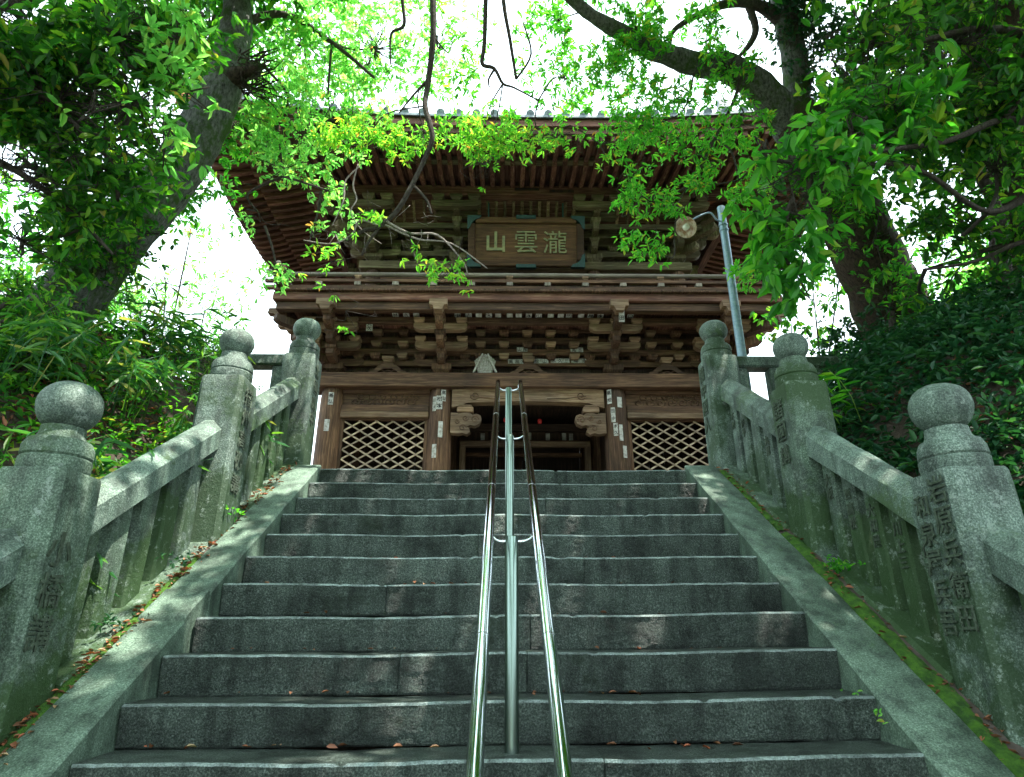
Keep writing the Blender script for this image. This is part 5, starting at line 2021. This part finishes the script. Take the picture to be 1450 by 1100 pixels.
# --- right foreground broadleaf tree (trunk outside the picture)
gz = ground_z(5.2, 3.6)
tD = tree('broadleaf_tree', (5.2, 3.6, gz), 'broadleaf tree with large drooping leaves hanging over the right balustrade and lamp')
wlimb(tD, 'trunk', [(5.2, 3.6, gz - .3), (5.1, 3.7, gz + 1.2), (4.9, 3.8, gz + 2.6), (4.6, 4.0, gz + 4.0), (4.3, 4.2, gz + 5.6)], [.20, .17, .14, .11, .07], M_BARKB)
for spec in ([(1500, 180, 5.6, 18), (1420, 170, 5.3, 10), (1340, 200, 5.0, 8), (1240, 215, 4.8, 6), (1130, 240, 4.8, 4)], [(1480, 260, 5.5, 14), (1400, 300, 5.3, 8), (1300, 240, 5.0, 6), (1200, 240, 4.9, 4), (1110, 310, 4.8, 2)],
             [(1490, 60, 5.6, 16), (1400, 40, 5.5, 10), (1300, 60, 5.4, 7), (1230, 90, 5.4, 4)], [(1500, 330, 5.8, 9), (1440, 345, 5.7, 7), (1380, 370, 5.7, 5), (1310, 382, 5.7, 3)]):
    limb(tD, 'branch', spec, M_TWIG, 8, 6, .05)
foliage(tD, [
    (1118, 300, 4.8, 42, 65, .35, 16, 6, (1110, 310, 4.8)), (1150, 230, 4.8, 80, 50, .4, 28, 7, (1130, 240, 4.8)), (1085, 225, 4.8, 28, 24, .3, 5, 5, (1130, 240, 4.8)),
    (1125, 385, 4.8, 34, 34, .3, 6, 5, (1110, 310, 4.8)), (1210, 200, 5.0, 60, 50, .4, 20, 7, (1240, 215, 4.8)), (1250, 150, 5.2, 80, 40, .5, 24, 7, (1240, 215, 4.8)),
], ML_MID, .155, .42, 5, 51, 300, sig=.13, droop=.8)
foliage(tD, [
    (1230, 60, 5.6, 70, 60, .7, 24, 9, (1300, 60, 5.4)), (1350, 60, 5.6, 90, 70, .7, 34, 9, (1400, 40, 5.5)), (1430, 140, 5.5, 60, 80, .7, 30, 9, (1420, 170, 5.3)), (1310, 160, 5.5, 80, 45, .6, 26, 9, (1340, 200, 5.0)),
    (1410, 240, 5.6, 70, 50, .6, 18, 8, (1400, 300, 5.3)), (1225, 235, 5.4, 60, 30, .5, 14, 8, (1300, 240, 5.0)), (1370, 320, 6.0, 70, 50, .6, 14, 8, (1400, 300, 5.3)), (1440, 340, 6.0, 40, 50, .6, 12, 8, (1440, 345, 5.7)),
    (1310, 420, 6.6, 36, 50, .5, 7, 7, (1310, 382, 5.7)), (1480, 120, 5.4, 60, 180, .8, 30, 9, (1420, 170, 5.3)),
], ML_DARK, .115, .42, 6, 52, 0, sig=.17, mask=-.06)

# --- dark brown trunk at the right edge and a slender tree
tE = tree('old_tree', (4.9, 5.9, ground_z(4.9, 5.9)), 'reddish brown trunk showing through leaves at the upper right corner')
limb(tE, 'trunk', [(1450, 560, 7.4, 100), (1455, 420, 7.3, 90), (1450, 260, 7.3, 84), (1430, 130, 7.4, 78), (1415, 30, 7.6, 66), (1400, -90, 8.0, 54)], M_BARKB, 18, 6, .12, 4)
foliage(tE, [(1200, 120, 7.6, 70, 60, .6, 36, 9, None), (1300, 90, 7.6, 90, 70, .6, 44, 9, None), (1410, 190, 7.4, 60, 90, .5, 34, 9, None), (1270, 200, 7.6, 70, 35, .5, 18, 9, None)], ML_DARK, .10, .42, 6, 63, 0, sig=.17, mask=-.1)
foliage(tE, [('w', (6.2, 4.6, 9.3), (2.4, 1.8, .6), 220, 12, (4.9, 5.9, 8.5)), ('w', (4.6, 5.4, 10.6), (1.8, .9, .5), 100, 12, (4.9, 5.9, 8.5)), ('w', (4.5, 1.3, 8.4), (1.4, 1.2, .5), 110, 12, (4.9, 3.9, 8.2))], ML_DARK, .17, .5, 6, 64, 0, sig=.28)  # unseen crown clumps added overhead to shade the right kerb and bank
foliage(tE, [(1400, -60, 7.8, 120, 60, 1.2, 40, 8, None), (1330, 10, 7.6, 70, 50, .8, 30, 8, None)], ML_MID, .10, .42, 6, 61, 0, sig=.18)
tF = tree('slender_tree', W(1400, 560, 6.6), 'slender dark tree stem rising behind the right ball-topped posts')
limb(tF, 'trunk', [(1300, 640, 6.8, 20), (1275, 560, 6.8, 17), (1268, 500, 6.8, 13), (1358, 520, 6.8, 3)][:3] + [(1262, 440, 6.8, 8)], M_TWIG, 8)
limb(tF, 'trunk', [(1440, 560, 6.6, 24), (1425, 440, 6.6, 20), (1418, 330, 6.6, 18), (1392, 250, 6.6, 16), (1362, 190, 6.6, 12), (1345, 110, 6.6, 9), (1310, 40, 6.6, 6)], M_TWIG, 10)
limb(tF, 'branch', [(1420, 345, 6.6, 8), (1380, 360, 6.5, 6), (1310, 382, 6.4, 4)], M_TWIG, 8)
foliage(tF, [(1370, 200, 6.8, 60, 60, .5, 26, 8, (1362, 190, 6.6)), (1420, 420, 6.9, 50, 60, .5, 18, 7, (1425, 440, 6.6)), (1330, 490, 7.0, 50, 40, .4, 16, 7, None)], ML_DARK, .09, .42, 6, 62, 0, sig=.16)

# --- shrubs on the banks and behind
def shrub(name, base, label, blobs, mat, size, wid, k, seed, sig=.15, singles=0, cat='shrub', group=None, droop=.3, stems=4):
    t = thing(name, base, label, cat, group)
    rng = random.Random(seed)
    b = Vector(base)
    for i in range(stems):
        bb = blobs[i % len(blobs)]
        tgt = W(*bb[:3]) if bb[0] != 'w' else Vector(bb[1])
        mid = (b + tgt) / 2 + Vector((rng.uniform(-.15, .15), rng.uniform(-.1, .1), .1))
        tube_obj('stem', [b + Vector((rng.uniform(-.1, .1), rng.uniform(-.1, .1), -.1)), mid, tgt], [.022, .016, .008], M_TWIG, t, 7, 5, .05)
    foliage(t, blobs, mat, size, wid, k, seed, singles, sig=sig, droop=droop, twr=.008)
    return t
def gb(x, y):
    return (x, y, ground_z(x, y))
shrub('shrub', gb(3.9, 6.9), 'dark shrub filling the gap between middle right post and thick trunk', [(1225, 500, 7.6, 75, 55, .5, 46, 9), (1290, 540, 7.0, 60, 50, .5, 34, 9), (1190, 590, 7.4, 50, 50, .4, 30, 8)], ML_BLUE, .085, .45, 6, 71)
shrub('shrub', gb(3.5, 4.4), 'low dark shrub behind the large right ball-topped post', [(1400, 590, 5.2, 80, 50, .5, 40, 9), (1270, 620, 5.6, 60, 40, .4, 26, 8), (1440, 680, 4.6, 50, 40, .3, 14, 8)], ML_BLUE, .075, .45, 6, 72)
shrub('backlit_tree', gb(7.6, 10.2), 'sunlit yellow-green young tree glowing behind the right bank', [(1395, 400, 10.6, 60, 60, .8, 34, 8), (1350, 470, 10.4, 60, 45, .7, 30, 8), (1440, 470, 10.4, 50, 60, .7, 30, 8), (1390, 530, 10.0, 60, 30, .5, 20, 7), (1470, 380, 10.6, 60, 80, .7, 20, 8)], ML_LITE, .16, .45, 6, 73, cat='tree', sig=.2)
shrub('sparse_tree', gb(4.6, 9.2), 'thin leafy sapling against white sky between lamp pole and thick trunk', [(1150, 400, 9.4, 40, 45, .5, 12, 5), (1120, 450, 9.4, 50, 45, .5, 12, 5), (1165, 500, 9.4, 50, 30, .5, 12, 5), (1190, 380, 9.2, 30, 40, .4, 10, 5)], ML_DARK, .12, .5, 4, 74, cat='sapling', droop=.9, sig=.16)
shrub('sparse_tree', gb(-5.0, 8.6), 'airy pale sapling against white sky left of the gate roof', [(270, 330, 9.0, 40, 40, .5, 8, 6), (235, 400, 9.0, 70, 45, .6, 14, 6), (290, 440, 9.0, 50, 40, .6, 10, 6), (200, 440, 8.6, 60, 40, .5, 14, 6), (330, 420, 9.4, 36, 50, .6, 5, 5), (290, 490, 8.4, 60, 30, .5, 20, 6)], ML_LITE, .10, .30, 5, 75, cat='sapling', sig=.18)
shrub('shrub', gb(-3.6, 6.1), 'mixed green shrub right below the leaning trunk behind the middle left post', [(260, 500, 6.8, 60, 35, .4, 26, 8), (200, 470, 6.6, 50, 35, .4, 20, 8), (300, 540, 6.6, 30, 30, .3, 12, 7)], ML_DARK, .07, .40, 6, 76)
shrub('shrub', gb(-4.2, 4.4), 'tangled shrub at the left edge beneath the dark broadleaf crown', [(30, 430, 5.2, 60, 40, .4, 26, 8), (90, 470, 5.0, 50, 35, .4, 18, 7), (20, 520, 4.8, 50, 40, .4, 18, 7)], ML_DARK, .07, .36, 6, 77)
shrub('distant_tree', gb(-9.0, 13.0), 'pale green distant tree far behind the leaning trunk on the left', [(60, 400, 14, 80, 60, 1.0, 30, 8), (-20, 330, 14, 80, 100, 1.2, 36, 8), (130, 440, 14, 60, 40, 1, 18, 8)], ML_MID, .17, .42, 6, 78, cat='tree', sig=.3)
shrub('distant_tree', gb(11.0, 13.0), 'dark distant tree standing far behind the right bank', [(1300, 480, 15, 60, 70, 1.2, 34, 8), (1380, 330, 15, 80, 60, 1.2, 26, 8), (1480, 300, 15, 80, 120, 1.2, 34, 8)], ML_MID, .17, .42, 6, 79, cat='tree', sig=.3)

# --- bamboo grass and ferns on the banks
SG = 'clumps of bamboo grass on the left bank'
def sasa(x, y, n, h, label, seed, mat=ML_SASA, singles=0, group=SG, lean=(.4, -.1), size=.20):
    rng = np.random.RandomState(seed)
    b = Vector(gb(x, y))
    t = thing('bamboo_grass', b, label, 'bamboo grass', group)
    TV, TF = [], []
    O, Dd, Nn, Ss = [], [], [], []
    for i in range(n):
        p = b + Vector((rng.normal() * .18, rng.normal() * .18, -.03))
        hh = h * rng.uniform(.6, 1.15)
        ln = Vector((lean[0] + rng.normal() * .35, lean[1] + rng.normal() * .35, 0)) * hh
        pts = [p, p + Vector((0, 0, hh * .5)) + ln * .2, p + Vector((0, 0, hh * .85)) + ln * .6, p + Vector((0, 0, hh)) + ln * 1.0]
        tube(TV, TF, pts, [.004, .0035, .003, .002], 5)
        for j in range(9):
            tt = rng.uniform(.35, 1.0)
            i0 = min(2, int(tt * 3))
            f = tt * 3 - i0
            q = pts[i0] * (1 - f) + pts[i0 + 1] * f
            d = Vector((rng.normal(), rng.normal(), rng.uniform(-.9, .25))) + ln.normalized() * .6
            d.normalize()
            u = Vector((rng.normal() * .4, rng.normal() * .4, 1))
            u = (u - d * u.dot(d)).normalized()
            O.append(q); Dd.append(d); Nn.append(u); Ss.append(size * rng.uniform(.6, 1.25))
    arr = (np.array(O), np.array(Dd), np.array(Nn), np.array(Ss))
    add_leaves(t, arr, mat, .15, singles)
    o = link('stems', mk('stems', [v - b for v in TV], TF, ML_SASA, True), t, b)
    o['kind'] = 'stuff'
    return t
sasa(-2.95, 4.15, 26, .50, 'blue-green bamboo grass clump arching over the near left rail', 81, singles=160)
sasa(-3.25, 4.9, 26, .62, 'tall bamboo grass clump in the middle of the left bank', 82, singles=120)
sasa(-3.6, 4.2, 24, .60, 'bamboo grass clump higher on the left bank, below the leaning trunk', 83, singles=80)
sasa(-2.85, 5.3, 18, .45, 'bamboo grass clump just behind the middle left post', 84, singles=60)
sasa(-2.75, 3.7, 14, .34, 'low bamboo grass clump beside the nearest left ball-topped post', 85, singles=60)
sasa(-2.55, 5.9, 7, .55, 'few bamboo grass blades leaning over the upper left rail', 86, singles=40, lean=(.5, -.2), size=.16)
sasa(-3.3, 5.8, 20, .6, 'bamboo grass clump at the top of the left bank near the fence', 87)
sasa(-4.3, 5.4, 24, .7, 'bamboo grass clump around the foot of the leaning trunk', 88)
sasa(-3.1, 3.2, 14, .45, 'dark bamboo grass clump at the left picture edge behind the nearest post', 89, singles=30)
sasa(2.95, 5.2, 12, .40, 'small bamboo grass clump on the right bank behind the middle right rail', 90, group=None, lean=(-.3, -.1), mat=ML_MID)

# low growth covering both banks
def cover_bank(name, sd, n, mat, size, wid, seed, label, x0=2.55, x1=6.5, y0=1.0, y1=7.4):
    rng = np.random.RandomState(seed)
    o, d, nn, s = [], [], [], []
    for _ in range(n):
        x = sd * (x0 + (x1 - x0) * rng.rand() ** 1.3)
        y = rng.uniform(y0, y1)
        if noise.noise(Vector((x * 1.3, y * 1.3, seed))) < (-.38 if name == 'undergrowth' else -.1):
            continue
        z = ground_z(x, y) + rng.rand() ** 2 * (.34 if name == 'undergrowth' else .05)
        for k in range(4):
            o.append((x + rng.normal() * .03, y + rng.normal() * .03, z))
    o = np.array(o)
    m = len(o)
    dd = nrmz(rng.normal(size=(m, 3)) * [1, 1, .5] + [0, 0, .15])
    uu = np.array([0, 0, 1.]) + rng.normal(size=(m, 3)) * .5
    nn = nrmz(uu - dd * (uu * dd).sum(1, keepdims=True))
    V = leaves_arrays(o, dd, nn, size * rng.uniform(.5, 1.2, m), wid)
    ob = link(name, fast_mesh(name, V, None, mat))
    props(ob, label, 'undergrowth', None, 'stuff')
cover_bank('undergrowth', -1, 7000, ML_DARK, .085, .4, 91, 'low green undergrowth covering the left bank')
cover_bank('undergrowth', 1, 14000, ML_BLUE, .085, .45, 92, 'dark ivy-like undergrowth covering the right bank')
cover_bank('leaf_litter', -1, 5000, ML_DEAD, .07, .35, 93, 'brown dry leaves and stalks lying on the left bank')
cover_bank('leaf_litter', 1, 1500, ML_DEAD, .06, .4, 94, 'brown dry leaves lying on the shaded right bank')
# small ivy sprigs at the foot of the balustrades
def sprig(x, y, n, label, mat, seed, zoff=.0, size=.035):
    rng = np.random.RandomState(seed)
    b = Vector((x, y, zin(y) + zoff))
    t = thing('ivy_sprig', b, label, 'ivy', 'ivy sprigs at the foot of the balustrades')
    cen = np.array(b) + rng.normal(size=(n, 3)) * [.03, .14, .03] + [0, 0, .04]
    add_leaves(t, rosettes(cen, 4, size, rng, 1.2, .1), mat, .6, 0)
sprig(-2.13, 3.75, 22, 'dark ivy sprig growing between kerb and left balusters, lower one', ML_BLUE, 95)
sprig(-2.13, 4.35, 16, 'dark ivy sprig at the foot of the middle left balusters', ML_BLUE, 96)
sprig(2.19, 4.25, 34, 'bright green ivy sprig at the foot of the middle right post', ML_MID, 97, .03)
sprig(1.70, 3.28, 5, 'tiny green weed in the step corner near the right kerb', ML_LITE, 98, -.06, .03)
sprig(-2.06, 4.78, 14, 'small ivy sprig climbing the middle left post', ML_MID, 99, .12)

# --- crowns overhead that shade the stairs (above the picture)
foliage(tB, [('w', (-4.2, 2.6, gz + 8.2 - 2), (1.8, 2.6, .7), 60, 12, (-4.4, 3.0, gz + 6.2)), ('w', (-2.0, 1.2, 8.8), (1.8, 2.2, .6), 110, 12, (-4.4, 3.0, 8.2)), ('w', (-3.2, 4.6, 9.3), (1.8, 1.0, .5), 110, 12, (-4.4, 3.0, 8.2)), ('w', (-2.3, 3.3, 9.2), (1.2, 1.2, .5), 70, 12, (-4.4, 3.0, 8.2)), ('w', (-3.2, -2, 8.5), (2.4, 2.4, .8), 50, 12, (-4.4, 3.0, 8.2))], ML_DARK, .17, .5, 6, 33, 0, sig=.28)
foliage(tD, [('w', (.4, 1.3, 8.6), (1.0, .8, .4), 50, 12, (4.3, 4.2, 8.3)), ('w', (3.1, 1.9, 8.7), (.9, .8, .4), 60, 12, (4.3, 4.2, 8.3)), ('w', (3.6, 3.6, 8.8), (1.8, 1.5, .6), 130, 12, (4.3, 4.2, gz + 5.6)), ('w', (1.4, 2.6, 9.2), (1.6, 2.2, .6), 150, 12, (4.3, 4.2, 8.3)), ('w', (3.2, .2, 8.4), (2.0, 1.8, .7), 130, 12, (4.3, 4.2, 8.3)), ('w', (.6, -.6, 9.0), (1.8, 1.6, .6), 90, 12, (4.3, 4.2, 8.3)), ('w', (4.6, -3, 8.2), (2, 2, .8), 40, 12, (4.3, 4.2, 8.3)), ('w', (2.6, 4.9, 9.8), (1.6, .8, .4), 50, 12, (4.3, 4.2, 8.3))], ML_DARK, .17, .5, 6, 53, 0, sig=.28)
# trees behind the viewer, closing the grove
for (x, y, lab, sd_) in ((-4.5, -3.5, 'tall tree on the left bank behind the viewpoint', 101), (4.8, -4.5, 'tall tree on the right bank behind the viewpoint', 102), (-1.0, -10.0, 'tall tree standing at the end of the lower path', 103), (8.5, 2.0, 'tall tree on the far right bank above the stairs', 104), (-8.5, 1.0, 'tall tree on the far left bank above the stairs', 105)):
    t = tree('grove_tree', gb(x, y), lab)
    z = ground_z(x, y)
    wlimb(t, 'trunk', [(x, y, z - .3), (x + .1, y, z + 2.5), (x - .1, y + .2, z + 5), (x, y + .1, z + 7.5)], [.26, .22, .17, .10], M_BARKB)
    foliage(t, [('w', (x, y, z + 6.5), (2.4, 2.4, 2.2), 90, 12, (x, y + .1, z + 5)), ('w', (x, y + .4, z + 3.2), (2.0, 2.0, 1.0), 40, 12, (x, y + .1, z + 3))], ML_DARK, .22, .5, 6, sd_, 0, sig=.35)
print('LEAVES', NLEAF)
